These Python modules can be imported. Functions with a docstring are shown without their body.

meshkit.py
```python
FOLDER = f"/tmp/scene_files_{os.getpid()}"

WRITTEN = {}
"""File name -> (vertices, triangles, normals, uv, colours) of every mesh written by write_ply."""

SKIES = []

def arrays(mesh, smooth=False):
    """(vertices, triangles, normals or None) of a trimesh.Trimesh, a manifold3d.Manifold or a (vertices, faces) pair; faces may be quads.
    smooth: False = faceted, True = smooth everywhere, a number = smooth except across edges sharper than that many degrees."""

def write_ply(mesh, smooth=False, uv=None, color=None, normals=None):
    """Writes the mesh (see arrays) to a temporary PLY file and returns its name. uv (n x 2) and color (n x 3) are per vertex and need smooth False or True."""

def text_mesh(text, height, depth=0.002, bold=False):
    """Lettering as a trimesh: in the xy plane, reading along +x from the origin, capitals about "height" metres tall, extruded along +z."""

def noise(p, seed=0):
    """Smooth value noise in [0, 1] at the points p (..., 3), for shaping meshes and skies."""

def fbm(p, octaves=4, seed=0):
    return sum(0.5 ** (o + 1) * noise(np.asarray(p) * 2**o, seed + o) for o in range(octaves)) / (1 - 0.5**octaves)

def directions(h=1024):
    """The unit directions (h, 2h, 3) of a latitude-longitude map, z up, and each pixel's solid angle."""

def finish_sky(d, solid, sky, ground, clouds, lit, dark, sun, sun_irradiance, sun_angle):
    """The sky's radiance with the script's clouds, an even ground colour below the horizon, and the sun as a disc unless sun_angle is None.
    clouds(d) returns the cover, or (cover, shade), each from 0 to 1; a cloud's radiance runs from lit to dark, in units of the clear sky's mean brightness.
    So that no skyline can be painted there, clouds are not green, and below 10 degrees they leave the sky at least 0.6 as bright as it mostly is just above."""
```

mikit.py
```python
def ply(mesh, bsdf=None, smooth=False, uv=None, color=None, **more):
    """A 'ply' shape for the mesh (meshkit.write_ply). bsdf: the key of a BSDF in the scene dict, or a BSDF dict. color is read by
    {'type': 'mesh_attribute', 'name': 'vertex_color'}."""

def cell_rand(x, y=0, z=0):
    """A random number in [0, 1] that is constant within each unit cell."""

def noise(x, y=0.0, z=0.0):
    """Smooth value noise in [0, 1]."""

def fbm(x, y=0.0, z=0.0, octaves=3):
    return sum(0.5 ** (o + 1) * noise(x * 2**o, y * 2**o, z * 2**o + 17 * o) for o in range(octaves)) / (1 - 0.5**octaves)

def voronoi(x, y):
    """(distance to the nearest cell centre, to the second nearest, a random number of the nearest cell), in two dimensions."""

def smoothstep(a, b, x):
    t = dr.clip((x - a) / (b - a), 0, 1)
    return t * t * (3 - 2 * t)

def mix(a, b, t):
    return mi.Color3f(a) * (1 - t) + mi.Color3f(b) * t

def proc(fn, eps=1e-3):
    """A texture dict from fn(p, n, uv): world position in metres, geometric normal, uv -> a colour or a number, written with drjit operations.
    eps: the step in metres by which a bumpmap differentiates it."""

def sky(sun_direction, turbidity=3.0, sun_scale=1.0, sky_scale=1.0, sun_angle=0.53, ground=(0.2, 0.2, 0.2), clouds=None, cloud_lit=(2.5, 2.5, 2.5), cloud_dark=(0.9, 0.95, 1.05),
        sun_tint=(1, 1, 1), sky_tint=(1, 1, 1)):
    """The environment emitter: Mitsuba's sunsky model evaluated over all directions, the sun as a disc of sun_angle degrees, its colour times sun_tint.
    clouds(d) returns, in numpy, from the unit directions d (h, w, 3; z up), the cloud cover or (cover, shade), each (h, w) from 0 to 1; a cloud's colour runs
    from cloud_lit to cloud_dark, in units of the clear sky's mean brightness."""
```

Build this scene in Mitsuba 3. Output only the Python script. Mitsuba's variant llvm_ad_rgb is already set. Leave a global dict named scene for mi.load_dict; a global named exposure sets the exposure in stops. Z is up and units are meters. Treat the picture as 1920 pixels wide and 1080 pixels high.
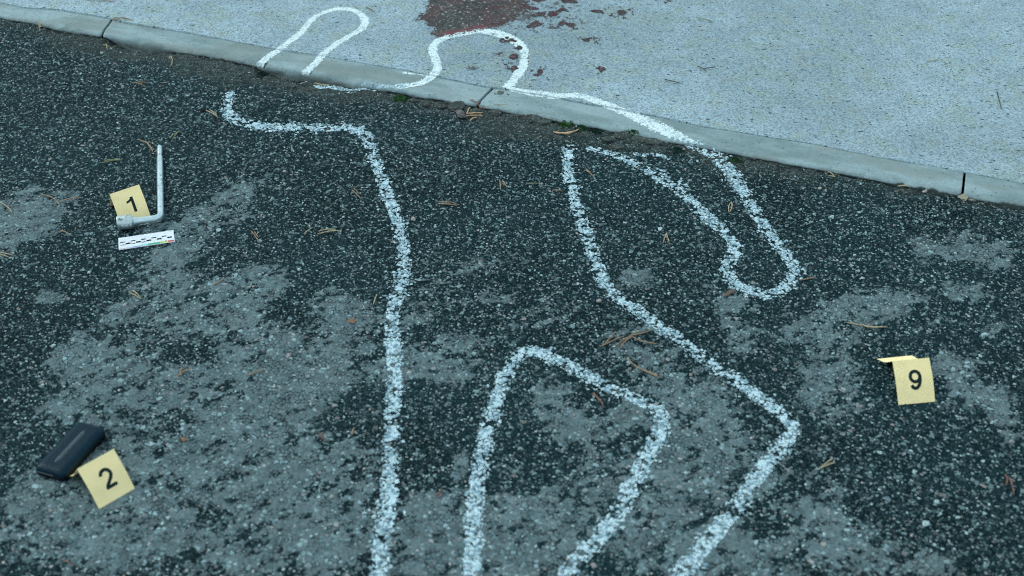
import math
import numpy as np
import trimesh
import shapely
import drjit as dr
import mitsuba as mi
import mikit
import meshkit
from mikit import ply, proc
from scipy.interpolate import RegularGridInterpolator, CubicSpline
from scipy.spatial import cKDTree

# ------------------------------------------------------------------ camera, sky, exposure
T = mi.ScalarTransform4f
scene, labels = {}, {}
PITCH = math.radians(36.36)
EYE = (0.0, 0.0, 1.30)
scene['camera'] = {'type': 'thinlens', 'fov': 44.44, 'fov_axis': 'x', 'aperture_radius': 0.0050, 'focus_distance': 2.60,
                   'near_clip': 0.05, 'far_clip': 400.0,
                   'to_world': T().look_at(origin=EYE, target=(0, math.cos(PITCH), EYE[2] - math.sin(PITCH)), up=(0, 0, 1))}
exposure = 2.15
# a cold, bluish overcast evening sky; the thin cloud lets a broad soft glow through from the upper left
scene['sky'] = mikit.sky((-0.62, 0.42, 0.66), turbidity=3.0, sun_scale=0.34, sun_angle=26.0, clouds=lambda d: 1.0,
                         cloud_lit=(1.70, 2.26, 2.46), sun_tint=(0.66, 0.92, 1.14), ground=(0.06, 0.07, 0.075))

# ------------------------------------------------------------------ places, in metres on the ground
K0 = (-0.14347, 2.46807)
KD = (0.932589, -0.36094)
JOINTS = [(-0.9102, -0.9352), (0.0705, 0.0748), (1.0947, 1.0916)]
ERODE = [(-1.2082, 0.0), (-1.1116, 0.0), (-1.0797, 0.0029), (-1.0167, 0.0057), (-0.9388, 0.0019), (-0.908, 0.0), (-0.8881, 0.0019), (-0.8698, 0.0133), (-0.8243, 0.0228), (-0.7642, 0.0199), (-0.7122, 0.0076), (-0.6753, 0.0029), (-0.6242, 0.0019), (-0.5378, 0.0009),
 (-0.481, 0.0038), (-0.4528, 0.0152), (-0.4109, 0.0218), (-0.3693, 0.019), (-0.3143, 0.0171), (-0.2331, 0.0114), (-0.193, 0.0047), (-0.1268, 0.0029), (-0.0811, 0.0057), (-0.0358, 0.0029), (-0.0036, 0.0009), (0.041, 0.0019), (0.1039, 0.0019), (0.203, 0.0009),
 (0.3239, 0.0), (1.2082, 0.0)]
PEDGE = [(-1.2611, -0.0644), (-1.1816, -0.0618), (-1.0947, -0.0816), (-0.9923, -0.0836), (-0.9414, -0.083), (-0.9002, -0.0756), (-0.7775, -0.0803), (-0.6908, -0.0816), (-0.5362, -0.0815), (-0.4569, -0.0814), (-0.3484, -0.09), (-0.2346, -0.0894), (-0.1404, -0.0909),
 (-0.0726, -0.0885), (0.0522, -0.0808), (0.1208, -0.0854), (0.1831, -0.0878), (0.258, -0.0874), (0.376, -0.0886), (0.4578, -0.0869), (0.5478, -0.079), (0.6892, -0.0849), (0.794, -0.0896), (0.9216, -0.0855), (1.0819, -0.0868), (1.1989, -0.0841)]
STROKES = {'arm_line': ('p',
              [(-0.5808, 2.6424), (-0.5667, 2.6785), (-0.5444, 2.7211), (-0.5232, 2.7676), (-0.5067, 2.8154), (-0.4989, 2.8551), (-0.488, 2.8925), (-0.4654, 2.9242), (-0.4276, 2.9435), (-0.4003, 2.937), (-0.3748, 2.9083), (-0.3601, 2.8644), (-0.3636, 2.8336),
               (-0.3798, 2.8003), (-0.402, 2.7676), (-0.42, 2.7355), (-0.4362, 2.7011), (-0.4474, 2.6701), (-0.4586, 2.6314), (-0.4694, 2.6016), (-0.4725, 2.5882)],
              0.0108, 0.93),
 'collar_line': ('r', [(-0.4382, 2.5512), (-0.4084, 2.5434), (-0.3716, 2.5356), (-0.3354, 2.533), (-0.305, 2.5279), (-0.2773, 2.5253), (-0.2442, 2.5305)], 0.012, 0.95),
 'collar_stray_line': ('r', [(-0.3834, 2.5119), (-0.3689, 2.5093), (-0.3525, 2.5119)], 0.006, 0.5),
 'head_inner_line': ('p', [(-0.0709, 2.8063), (-0.0449, 2.7913), (-0.023, 2.7765), (-0.0038, 2.7559), (0.0151, 2.7211)], 0.006, 0.85),
 'head_line': ('p',
               [(-0.2531, 2.5278), (-0.2272, 2.533), (-0.1982, 2.5486), (-0.1849, 2.5696), (-0.1738, 2.5908), (-0.1713, 2.6151), (-0.1755, 2.6506), (-0.1851, 2.6926), (-0.1868, 2.7268), (-0.1757, 2.7588), (-0.1537, 2.7824), (-0.1222, 2.7973),
                (-0.0903, 2.8093), (-0.0646, 2.8154), (-0.0322, 2.8033), (-0.0064, 2.7824), (0.0152, 2.75), (0.0289, 2.7068), (0.0298, 2.6645), (0.0245, 2.6232), (0.0146, 2.5828), (0.0024, 2.5486), (-0.0083, 2.5227)],
               0.0124, 0.94),
 'inner_leg_line': ('r',
                    [(-0.0525, 1.08), (-0.0535, 1.1204), (-0.0539, 1.1625), (-0.0534, 1.2013), (-0.0529, 1.2416), (-0.05, 1.2834), (-0.0471, 1.3268), (-0.0424, 1.3719), (-0.0328, 1.4308), (-0.0234, 1.4802), (-0.0128, 1.5316), (0.0, 1.5717), (0.0175, 1.5963),
                     (0.0395, 1.5991), (0.0612, 1.588), (0.0867, 1.5676), (0.1117, 1.5448), (0.1364, 1.5251), (0.1607, 1.5056), (0.1889, 1.4865), (0.2124, 1.4677), (0.2273, 1.4491), (0.2307, 1.4248), (0.2222, 1.3951), (0.2075, 1.3661), (0.1932, 1.3379),
                     (0.1787, 1.3049), (0.1647, 1.2728), (0.1511, 1.2416), (0.1341, 1.2112), (0.1139, 1.1817), (0.0906, 1.153), (0.0714, 1.1204), (0.042, 1.08)],
                    0.0148, 0.71),
 'kerb_line': ('p', [(-0.2457, 2.5935), (-0.2185, 2.5855), (-0.1939, 2.5802)], 0.005, 0.6),
 'left_side_line': ('r',
                    [(-0.6245, 2.5017), (-0.6274, 2.4592), (-0.6163, 2.4177), (-0.5903, 2.3819), (-0.5524, 2.3608), (-0.5115, 2.3538), (-0.4657, 2.3515), (-0.4203, 2.3515), (-0.3751, 2.3538), (-0.3403, 2.3469), (-0.3158, 2.3285), (-0.2938, 2.2723),
                     (-0.2729, 2.1968), (-0.2539, 2.1248), (-0.2359, 2.056), (-0.2176, 1.9901), (-0.206, 1.9271), (-0.1959, 1.8667), (-0.1939, 1.8251), (-0.1985, 1.7689), (-0.2046, 1.7148), (-0.2019, 1.6557), (-0.1949, 1.5991), (-0.1891, 1.5448),
                     (-0.1868, 1.4929), (-0.1855, 1.443), (-0.1818, 1.3951), (-0.1791, 1.3491), (-0.1787, 1.3049), (-0.1777, 1.2623), (-0.1781, 1.2213), (-0.1793, 1.1817), (-0.1767, 1.1159), (-0.1743, 1.0713)],
                    [0.013, 0.014, 0.015, 0.018, 0.02, 0.021, 0.021, 0.021, 0.021, 0.02, 0.018, 0.0148, 0.0148, 0.0148, 0.0148, 0.0148, 0.0148, 0.0148, 0.0148, 0.0148, 0.0148, 0.0148, 0.0148, 0.0148, 0.0148, 0.0148, 0.0148, 0.0148, 0.0148, 0.0148, 0.0148,
                     0.0148, 0.0148, 0.0148],
                    0.71),
 'right_side_line': ('r',
                     [(0.1139, 2.2635), (0.1148, 2.1968), (0.1164, 2.1248), (0.1221, 2.056), (0.1316, 1.9901), (0.1416, 1.9271), (0.1503, 1.8667), (0.1572, 1.8169), (0.1671, 1.7768), (0.19, 1.7424), (0.2194, 1.7043), (0.252, 1.6629), (0.2837, 1.6242),
                      (0.314, 1.5825), (0.3437, 1.5448), (0.3726, 1.5082), (0.4004, 1.4714), (0.4205, 1.443), (0.4285, 1.4188), (0.4202, 1.3951), (0.4041, 1.3719), (0.3839, 1.3469), (0.364, 1.3213), (0.3434, 1.2887), (0.3233, 1.2571), (0.2994, 1.2213),
                      (0.2725, 1.1866), (0.2465, 1.153), (0.2249, 1.1204), (0.196, 1.08)],
                     0.0142, 0.72),
 'shoulder_line': ('p', [(-0.0119, 2.515), (0.0296, 2.4971), (0.0707, 2.4845), (0.1177, 2.477), (0.1471, 2.477), (0.1756, 2.4596), (0.2092, 2.4349), (0.242, 2.4059), (0.2742, 2.3773), (0.3054, 2.3446), (0.3309, 2.317), (0.3565, 2.2944), (0.3789, 2.2766)],
                   [0.009, 0.01, 0.014, 0.015, 0.014, 0.013, 0.013, 0.014, 0.022, 0.025, 0.022, 0.016, 0.006], 0.88),
 'sleeve_line': ('r',
                 [(0.348, 2.2923), (0.3764, 2.2679), (0.4061, 2.2395), (0.4304, 2.1926), (0.4476, 2.1248), (0.4587, 2.0656), (0.4684, 2.0086), (0.4798, 1.9538), (0.4916, 1.9061), (0.5042, 1.8667), (0.5059, 1.8333), (0.4953, 1.8007), (0.4788, 1.7768),
                  (0.4574, 1.761), (0.4382, 1.7579), (0.4166, 1.7689), (0.3997, 1.7815), (0.3883, 1.8007), (0.3841, 1.8251), (0.3904, 1.8499), (0.4036, 1.8752), (0.4102, 1.9009), (0.4061, 1.9271), (0.3925, 1.9592), (0.3751, 1.9957), (0.3551, 2.0407),
                  (0.3342, 2.0851), (0.3069, 2.1248), (0.2782, 2.1594), (0.249, 2.1968), (0.2185, 2.2245), (0.1868, 2.2439), (0.16, 2.257)],
                 [0.014, 0.018, 0.02, 0.02, 0.017, 0.0148, 0.0148, 0.0148, 0.0148, 0.0148, 0.0148, 0.0148, 0.0148, 0.0148, 0.0148, 0.0148, 0.0148, 0.0148, 0.0148, 0.0148, 0.0148, 0.0148, 0.0148, 0.0148, 0.0148, 0.0148, 0.0148, 0.0135, 0.014, 0.0135, 0.013,
                  0.011, 0.009],
                 0.66),
 'sleeve_scribble': ('r', [(0.2521, 2.2352), (0.2789, 2.2288), (0.3113, 2.2245), (0.3177, 2.2117)], 0.006, 0.45),
 'sleeve_scribble_001': ('r', [(0.2757, 2.1926), (0.3055, 2.1656), (0.3295, 2.1389), (0.3476, 2.1108)], 0.012, 0.24)}
POOL = [(-0.2201, 2.8684), (-0.2389, 2.8746), (-0.2269, 2.8934), (-0.2131, 2.9316), (-0.2099, 2.9705), (-0.2049, 3.0304), (-0.1822, 3.1344), (-0.0856, 3.2068), (0.0071, 3.1702), (0.0551, 3.0645), (0.0406, 2.9969), (0.0346, 2.9316), (0.0198, 2.8902),
 (-0.0131, 2.8621), (-0.0455, 2.8375), (-0.0711, 2.8193), (-0.1031, 2.8042), (-0.1412, 2.7892), (-0.1728, 2.7803), (-0.1861, 2.7892), (-0.1918, 2.8253), (-0.2086, 2.8498)]
POOLRED = [(-0.1266, 2.8115), (-0.1036, 2.8206), (-0.078, 2.8358), (-0.1482, 2.8025)]
BLOOD = [('blood_drop', [(0.0623, 2.9936, 0.0122, 0.0099)], 'r', 'dried red blood drop at the top edge, nearest the right end of the pool'),
 ('blood_drop', [(0.1353, 2.9936, 0.0135, 0.0133), (0.154, 2.9869, 0.0122, 0.0132)], 'r', 'long double blood smear at the top edge, right of the pool'),
 ('blood_drop', [(0.1118, 2.9738, 0.0081, 0.0131)], 'f', 'faint greyish blood spot left of the long double smear at the top edge'),
 ('blood_drop', [(0.0322, 2.9574, 0.0121, 0.0163), (0.0482, 2.9477, 0.0134, 0.0104), (0.0614, 2.9412, 0.008, 0.0052)], 'r', 'ragged blood tongue running out of the right side of the pool'),
 ('blood_drop', [(0.0689, 2.9092, 0.0132, 0.0143), (0.0582, 2.9029, 0.0093, 0.0079)], 'r', 'dark red blood splash left of the splash with a raised tail'),
 ('blood_drop', [(0.1034, 2.9124, 0.0146, 0.0143), (0.1171, 2.9283, 0.0093, 0.008), (0.1268, 2.938, 0.0093, 0.0084), (0.1371, 2.9283, 0.0053, 0.0032)], 'r', 'dark red blood splash with a tail rising to the right'),
 ('blood_drop', [(0.0357, 2.8997, 0.0132, 0.0126), (0.0223, 2.8808, 0.0092, 0.0125)], 'f', 'thin ragged blood patch touching the lower right edge of the pool'),
 ('blood_drop', [(0.0574, 2.8498, 0.0143, 0.0185), (0.0455, 2.8375, 0.0104, 0.0092)], 'r', 'brown blood splash above the right end of the head outline'),
 ('blood_drop', [(0.1228, 2.856, 0.0104, 0.0124), (0.1356, 2.8498, 0.0078, 0.0062), (0.1446, 2.8467, 0.0098, 0.0154)], 'r', 'pair of joined brown blood blots with a small white gap'),
 ('blood_drop', [(0.096, 2.8314, 0.0104, 0.0073)], 'f', 'faint small blood smear left of the pair of joined blots'), ('blood_drop', [(0.2116, 2.9283, 0.0133, 0.0103)], 'r', 'flat oval blood drop, left of the two far right drops'),
 ('blood_drop', [(0.2726, 2.9251, 0.0146, 0.0103), (0.2717, 2.9124, 0.008, 0.008)], 'r', 'rightmost large blood drop, shaped like a wide triangle'),
 ('blood_drop', [(0.176, 2.7655, 0.0096, 0.0118), (0.1865, 2.7714, 0.0051, 0.0041)], 'r', 'lone brown blood drop with side spikes between the head outline and the far drops'),
 ('blood_drop', [(-0.0229, 2.7596, 0.0076, 0.0117), (-0.0128, 2.7743, 0.0051, 0.0077), (-0.0114, 2.7567, 0.0102, 0.0047), (-0.0013, 2.7626, 0.0076, 0.01), (0.0064, 2.7567, 0.0064, 0.0059)], 'w',
  'fresh dark linked blood drops on the top right of the chalk head'),
 ('blood_drop', [(0.0176, 2.7219, 0.0069, 0.0115)], 'w', 'small fresh dark red drop on the right of the chalk head line'),
 ('blood_drop', [(0.0062, 2.6708, 0.0124, 0.0157), (-0.0025, 2.668, 0.005, 0.0112)], 'r', 'speckled brown blood blot inside the right side of the chalk head'),
 ('blood_drop', [(0.0049, 2.613, 0.0073, 0.0125), (-0.0024, 2.6076, 0.0061, 0.0043), (0.0122, 2.6103, 0.0049, 0.0054)], 'r', 'star shaped blood blot inside the lower right of the chalk head'),
 ('blood_drop', [(0.0644, 2.5915, 0.0061, 0.0161), (0.0557, 2.5782, 0.0085, 0.0085)], 'r', 'boot shaped blood drop right of the chalk neck'),
 ('blood_drop', [(0.2064, 2.6076, 0.0098, 0.0092), (0.1967, 2.6103, 0.0049, 0.0054)], 'r', 'oval blood drop with a tiny spot below it, above the chalk shoulder'),
 ('blood_drop', [(0.1953, 2.5835, 0.0044, 0.0043)], 'f', 'tiny blood spot just below the oval drop above the chalk shoulder'), ('blood_drop', [(-0.03, 2.6905, 0.0075, 0.0057)], 'f', 'faint grey brown blotch under the fresh linked drops inside the head'),
 ('blood_drop', [(-0.0856, 2.613, 0.0079, 0.0087)], 'f', 'faint brown blotch inside the lower middle of the chalk head'), ('blood_drop', [(-0.026, 2.4965, 0.0071, 0.0091)], 'k', 'dark oval spot on the kerb below the chalk neck'),
 ('blood_drop', [(0.3989, 2.9903, 0.0068, 0.0053)], 'r', 'small blood drop at the top edge far right of all others')]
DUST = [(-0.935, 2.037, 0.062, 0.1, 1.0), (-0.937, 1.945, 0.05, 0.075, 1.0), (-0.89, 1.972, 0.05, 0.057, 1.0), (-0.548, 2.056, 0.062, 0.078, 1.0), (-0.57, 2.009, 0.051, 0.057, 1.0), (-0.618, 1.945, 0.07, 0.046, 1.0), (-0.62, 1.777, 0.052, 0.057, 1.0),
 (-0.483, 1.745, 0.056, 0.071, 1.0), (-0.535, 1.685, 0.068, 0.053, 1.0), (-0.611, 1.867, 0.048, 0.038, 1.0), (-0.666, 1.7, 0.033, 0.037, 1.0), (-0.455, 1.801, 0.047, 0.052, 1.0), (-0.316, 1.745, 0.033, 0.037, 1.0), (-0.281, 1.685, 0.041, 0.042, 1.0),
 (-0.695, 1.572, 0.069, 0.056, 1.0), (-0.604, 1.519, 0.085, 0.074, 1.0), (-0.454, 1.493, 0.093, 0.078, 1.0), (-0.353, 1.519, 0.064, 0.066, 1.0), (-0.298, 1.558, 0.043, 0.046, 1.0), (-0.121, 1.558, 0.065, 0.056, 1.0), (-0.174, 1.572, 0.035, 0.041, 1.0),
 (-0.102, 1.627, 0.023, 0.023, 1.0), (-0.497, 1.338, 0.102, 0.074, 1.0), (-0.696, 1.455, 0.046, 0.044, 1.0), (-0.4, 1.327, 0.086, 0.067, 1.0), (-0.284, 1.338, 0.063, 0.062, 1.0), (-0.302, 1.242, 0.091, 0.073, 1.0), (-0.492, 1.211, 0.112, 0.072, 1.0),
 (-0.623, 1.201, 0.074, 0.062, 1.0), (-0.554, 1.252, 0.038, 0.036, 1.0), (-0.229, 1.191, 0.041, 0.049, 1.0), (-0.121, 1.242, 0.038, 0.037, 1.0), (-0.102, 1.172, 0.04, 0.043, 1.0), (-0.69, 1.273, 0.038, 0.044, 1.0), (-0.071, 1.627, 0.023, 0.023, 1.0),
 (-0.028, 1.753, 0.034, 0.028, 1.0), (0.059, 1.487, 0.037, 0.056, 1.0), (0.082, 1.425, 0.041, 0.041, 1.0), (0.218, 1.585, 0.039, 0.036, 1.0), (0.255, 1.558, 0.043, 0.046, 1.0), (0.293, 1.48, 0.046, 0.056, 1.0), (0.265, 1.419, 0.037, 0.06, 1.0),
 (0.295, 1.36, 0.056, 0.057, 1.0), (0.233, 1.305, 0.054, 0.055, 1.0), (0.148, 1.201, 0.074, 0.05, 1.0), (0.254, 1.216, 0.052, 0.071, 1.0), (0.03, 1.242, 0.053, 0.041, 1.0), (0.044, 1.172, 0.062, 0.043, 1.0), (0.331, 1.793, 0.032, 0.029, 1.0),
 (0.384, 1.738, 0.041, 0.04, 1.0), (0.381, 1.656, 0.032, 0.044, 1.0), (0.228, 1.809, 0.042, 0.026, 1.0), (0.533, 1.627, 0.053, 0.065, 1.0), (0.575, 1.7, 0.046, 0.04, 1.0), (0.629, 1.738, 0.065, 0.035, 1.0), (0.497, 1.538, 0.047, 0.051, 1.0),
 (0.786, 1.769, 0.051, 0.026, 1.0), (0.755, 1.918, 0.024, 0.033, 1.0), (0.812, 1.892, 0.049, 0.025, 1.0), (0.875, 1.875, 0.043, 0.046, 1.0), (0.717, 1.558, 0.043, 0.033, 1.0), (0.732, 1.493, 0.037, 0.048, 1.0), (0.759, 1.419, 0.029, 0.063, 1.0),
 (0.425, 1.252, 0.042, 0.058, 1.0), (0.444, 1.196, 0.052, 0.044, 1.0), (0.516, 1.172, 0.037, 0.036, 1.0), (0.564, 1.148, 0.033, 0.023, 1.0), (0.357, 1.305, 0.023, 0.044, 1.0), (0.181, 1.443, 0.025, 0.024, 1.0), (-0.346, 1.443, 0.049, 0.049, 1.0),
 (-0.204, 1.327, 0.024, 0.044, 1.0), (-0.424, 1.613, 0.044, 0.031, 1.0), (-0.807, 1.745, 0.024, 0.023, 1.0), (0.0, 1.201, 0.037, 0.04, 1.0), (-0.334, 1.153, 0.116, 0.038, 1.0), (0.32, 1.162, 0.058, 0.048, 1.0), (-0.62, 1.327, 0.031, 0.034, 1.0),
 (-0.078, 1.327, 0.016, 0.033, 1.0), (-0.507, 1.383, 0.265, 0.203, 0.34), (-0.06, 1.221, 0.195, 0.121, 0.4), (0.248, 1.372, 0.152, 0.21, 0.34), (-0.355, 1.627, 0.231, 0.115, 0.3), (0.036, 1.685, 0.218, 0.089, 0.27), (-0.176, 1.745, 0.102, 0.093, 0.22),
 (0.586, 1.627, 0.151, 0.16, 0.25), (0.502, 1.191, 0.126, 0.081, 0.22), (-0.532, 1.91, 0.187, 0.124, 0.25), (-0.914, 1.999, 0.091, 0.136, 0.2)]
STONES = [(-0.9675, 2.7084, 0.0113, 'w'), (-0.8474, 2.5847, 0.0085, 'w'), (-1.051, 2.6496, 0.0074, 'w'), (-0.986, 2.598, 0.0085, 'w'), (-0.9667, 2.6034, 0.0073, 'w'), (-0.9755, 2.5689, 0.0084, 'w'), (-0.8371, 2.3469, 0.009, 'w'), (-1.1133, 2.6469, 0.0074, 'p'),
 (-0.1876, 1.9957, 0.0131, 'p'), (0.2787, 1.9628, 0.012, 'w'), (0.2141, 1.9846, 0.009, 'w'), (0.7898, 1.6413, 0.0151, 'w'), (0.5795, 1.2192, 0.0141, 'w'), (0.6037, 1.2365, 0.0105, 'w'), (0.6004, 1.6441, 0.0098, 'w'), (0.4304, 1.5095, 0.0109, 'w'),
 (0.265, 1.484, 0.0075, 'w'), (-0.2588, 1.2717, 0.0076, 'p'), (0.233, 1.5555, 0.0129, 'g'), (0.1119, 1.2581, 0.0136, 'g'), (0.0754, 1.153, 0.0065, 'p'), (-0.6265, 1.5382, 0.0187, 'g'), (-0.7591, 1.613, 0.0105, 'w'), (-0.4571, 1.6528, 0.0107, 'w'),
 (-0.4811, 1.6271, 0.0123, 'g'), (-0.5247, 1.4369, 0.0074, 'w'), (-0.6698, 1.1993, 0.0088, 'w'), (-0.4831, 1.2293, 0.0082, 'w'), (-0.4903, 1.2182, 0.0074, 'w'), (-0.5425, 1.3788, 0.0104, 'w'), (-0.6905, 1.2908, 0.0107, 'w'), (-0.6498, 1.2919, 0.0092, 'w'),
 (-0.6541, 1.2436, 0.0068, 'p'), (-0.7945, 1.4777, 0.0091, 'w'), (-0.9132, 1.9148, 0.0186, 'g'), (-0.7222, 1.8583, 0.0154, 'g'), (-0.7691, 1.8284, 0.0086, 'w'), (-0.7554, 1.8202, 0.0085, 'w'), (-0.9635, 2.1926, 0.0097, 'w'), (-0.7824, 2.1863, 0.0075, 'w'),
 (-0.6424, 2.0656, 0.0083, 'w'), (-0.6038, 1.9883, 0.009, 'w'), (-0.5504, 1.9574, 0.0109, 'w'), (-0.6177, 1.9682, 0.009, 'w'), (-0.422, 2.2526, 0.0077, 'w'), (-0.3288, 2.2461, 0.0066, 'w'), (-0.2047, 2.3749, 0.0102, 'w'), (-0.1801, 2.3013, 0.0078, 'w'),
 (-0.0558, 2.2923, 0.01, 'g'), (-0.1828, 2.4347, 0.0069, 'd'), (-0.094, 1.7815, 0.0122, 'w'), (-0.1495, 1.7642, 0.0084, 'w'), (0.1286, 1.489, 0.0075, 'p'), (0.1911, 1.5717, 0.0104, 'w'), (0.1499, 1.7377, 0.0129, 'p'), (0.1159, 1.7879, 0.0084, 'w'),
 (0.2741, 1.7579, 0.0074, 'w'), (0.02, 1.6864, 0.0099, 'p'), (-0.2437, 1.6513, 0.0053, 'p'), (-0.2729, 1.606, 0.0079, 'p'), (-0.3673, 1.5894, 0.0113, 'p'), (-0.2427, 1.5935, 0.007, 'p'), (-0.3855, 1.5935, 0.007, 'w'), (-0.3541, 1.62, 0.0123, 'g'),
 (-0.1754, 1.6615, 0.0072, 'w'), (-0.0903, 1.6717, 0.0072, 'w'), (-0.0501, 1.4739, 0.0058, 'p'), (-0.0632, 1.4333, 0.0073, 'p'), (0.518, 1.5991, 0.0079, 'g'), (0.6423, 1.6046, 0.007, 'g'), (0.7333, 1.5369, 0.0085, 'w'), (0.7675, 1.588, 0.0078, 'w'),
 (0.8048, 1.5356, 0.0094, 'w'), (0.5392, 1.4652, 0.0066, 'p'), (0.5568, 1.4802, 0.0067, 'w'), (0.6636, 2.0161, 0.0081, 'w'), (0.5781, 2.0124, 0.0091, 'w'), (0.5547, 2.0293, 0.0071, 'w'), (0.809, 2.087, 0.0145, 'p'), (0.6098, 2.0031, 0.0141, 'w'),
 (0.5645, 2.145, 0.0064, 'w'), (0.6058, 2.1008, 0.0104, 'p'), (0.6887, 2.1148, 0.0063, 'w'), (0.7107, 2.0255, 0.0071, 'w'), (0.6218, 1.8284, 0.0095, 'w'), (0.622, 1.804, 0.0104, 'w'), (0.5893, 1.8333, 0.0067, 'w'), (0.7292, 1.8007, 0.0085, 'w'),
 (0.4662, 1.3627, 0.0079, 'w'), (0.4638, 1.2855, 0.0092, 'w'), (0.5389, 1.2675, 0.0122, 'g'), (0.5837, 1.2665, 0.0061, 'w'), (0.6072, 1.2602, 0.0091, 'w'), (0.6806, 1.256, 0.0076, 'w'), (0.6684, 1.2385, 0.0075, 'w'), (0.6319, 1.2013, 0.0074, 'w'),
 (0.5545, 1.1974, 0.0074, 'p'), (0.4825, 1.1964, 0.0066, 'w'), (0.4668, 1.2063, 0.0081, 'w'), (0.4335, 1.1993, 0.0081, 'w'), (0.4004, 1.1769, 0.0066, 'w'), (0.5823, 1.1798, 0.0058, 'w'), (0.6065, 1.1721, 0.0058, 'w'), (0.5907, 1.173, 0.0058, 'w'),
 (0.6995, 1.1769, 0.008, 'w'), (0.4764, 1.2263, 0.0067, 'w'), (0.5499, 1.3627, 0.0095, 'w'), (0.5961, 1.3627, 0.0079, 'w'), (0.591, 1.3213, 0.0093, 'w'), (-0.3353, 1.2112, 0.0067, 'p'), (-0.2755, 1.2951, 0.0092, 'g'), (-0.2326, 1.2994, 0.0062, 'w'),
 (-0.1, 1.4677, 0.0075, 'g'), (-0.1099, 1.3604, 0.0103, 'g'), (-0.0725, 1.3893, 0.0064, 'w'), (-0.086, 1.1817, 0.0066, 'w'), (-0.1226, 1.2314, 0.006, 'w'), (-0.1162, 1.2395, 0.006, 'w'), (-0.2861, 1.2053, 0.0059, 'w'), (-0.2315, 1.1483, 0.0065, 'w'),
 (0.0061, 1.2654, 0.0068, 'p'), (0.0672, 1.2162, 0.0096, 'g'), (0.033, 1.1769, 0.0066, 'w'), (0.2682, 1.2354, 0.006, 'w'), (0.2107, 1.2092, 0.0081, 'g'), (0.3369, 1.1837, 0.008, 'w'), (0.3621, 1.1934, 0.0066, 'w'), (0.1326, 1.3125, 0.0062, 'w'),
 (0.1374, 1.3147, 0.0078, 'w'), (0.0809, 1.307, 0.007, 'w'), (0.0779, 1.3103, 0.0046, 'w'), (0.0413, 1.357, 0.0095, 'w'), (0.0215, 1.2781, 0.0107, 'g')]
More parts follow.
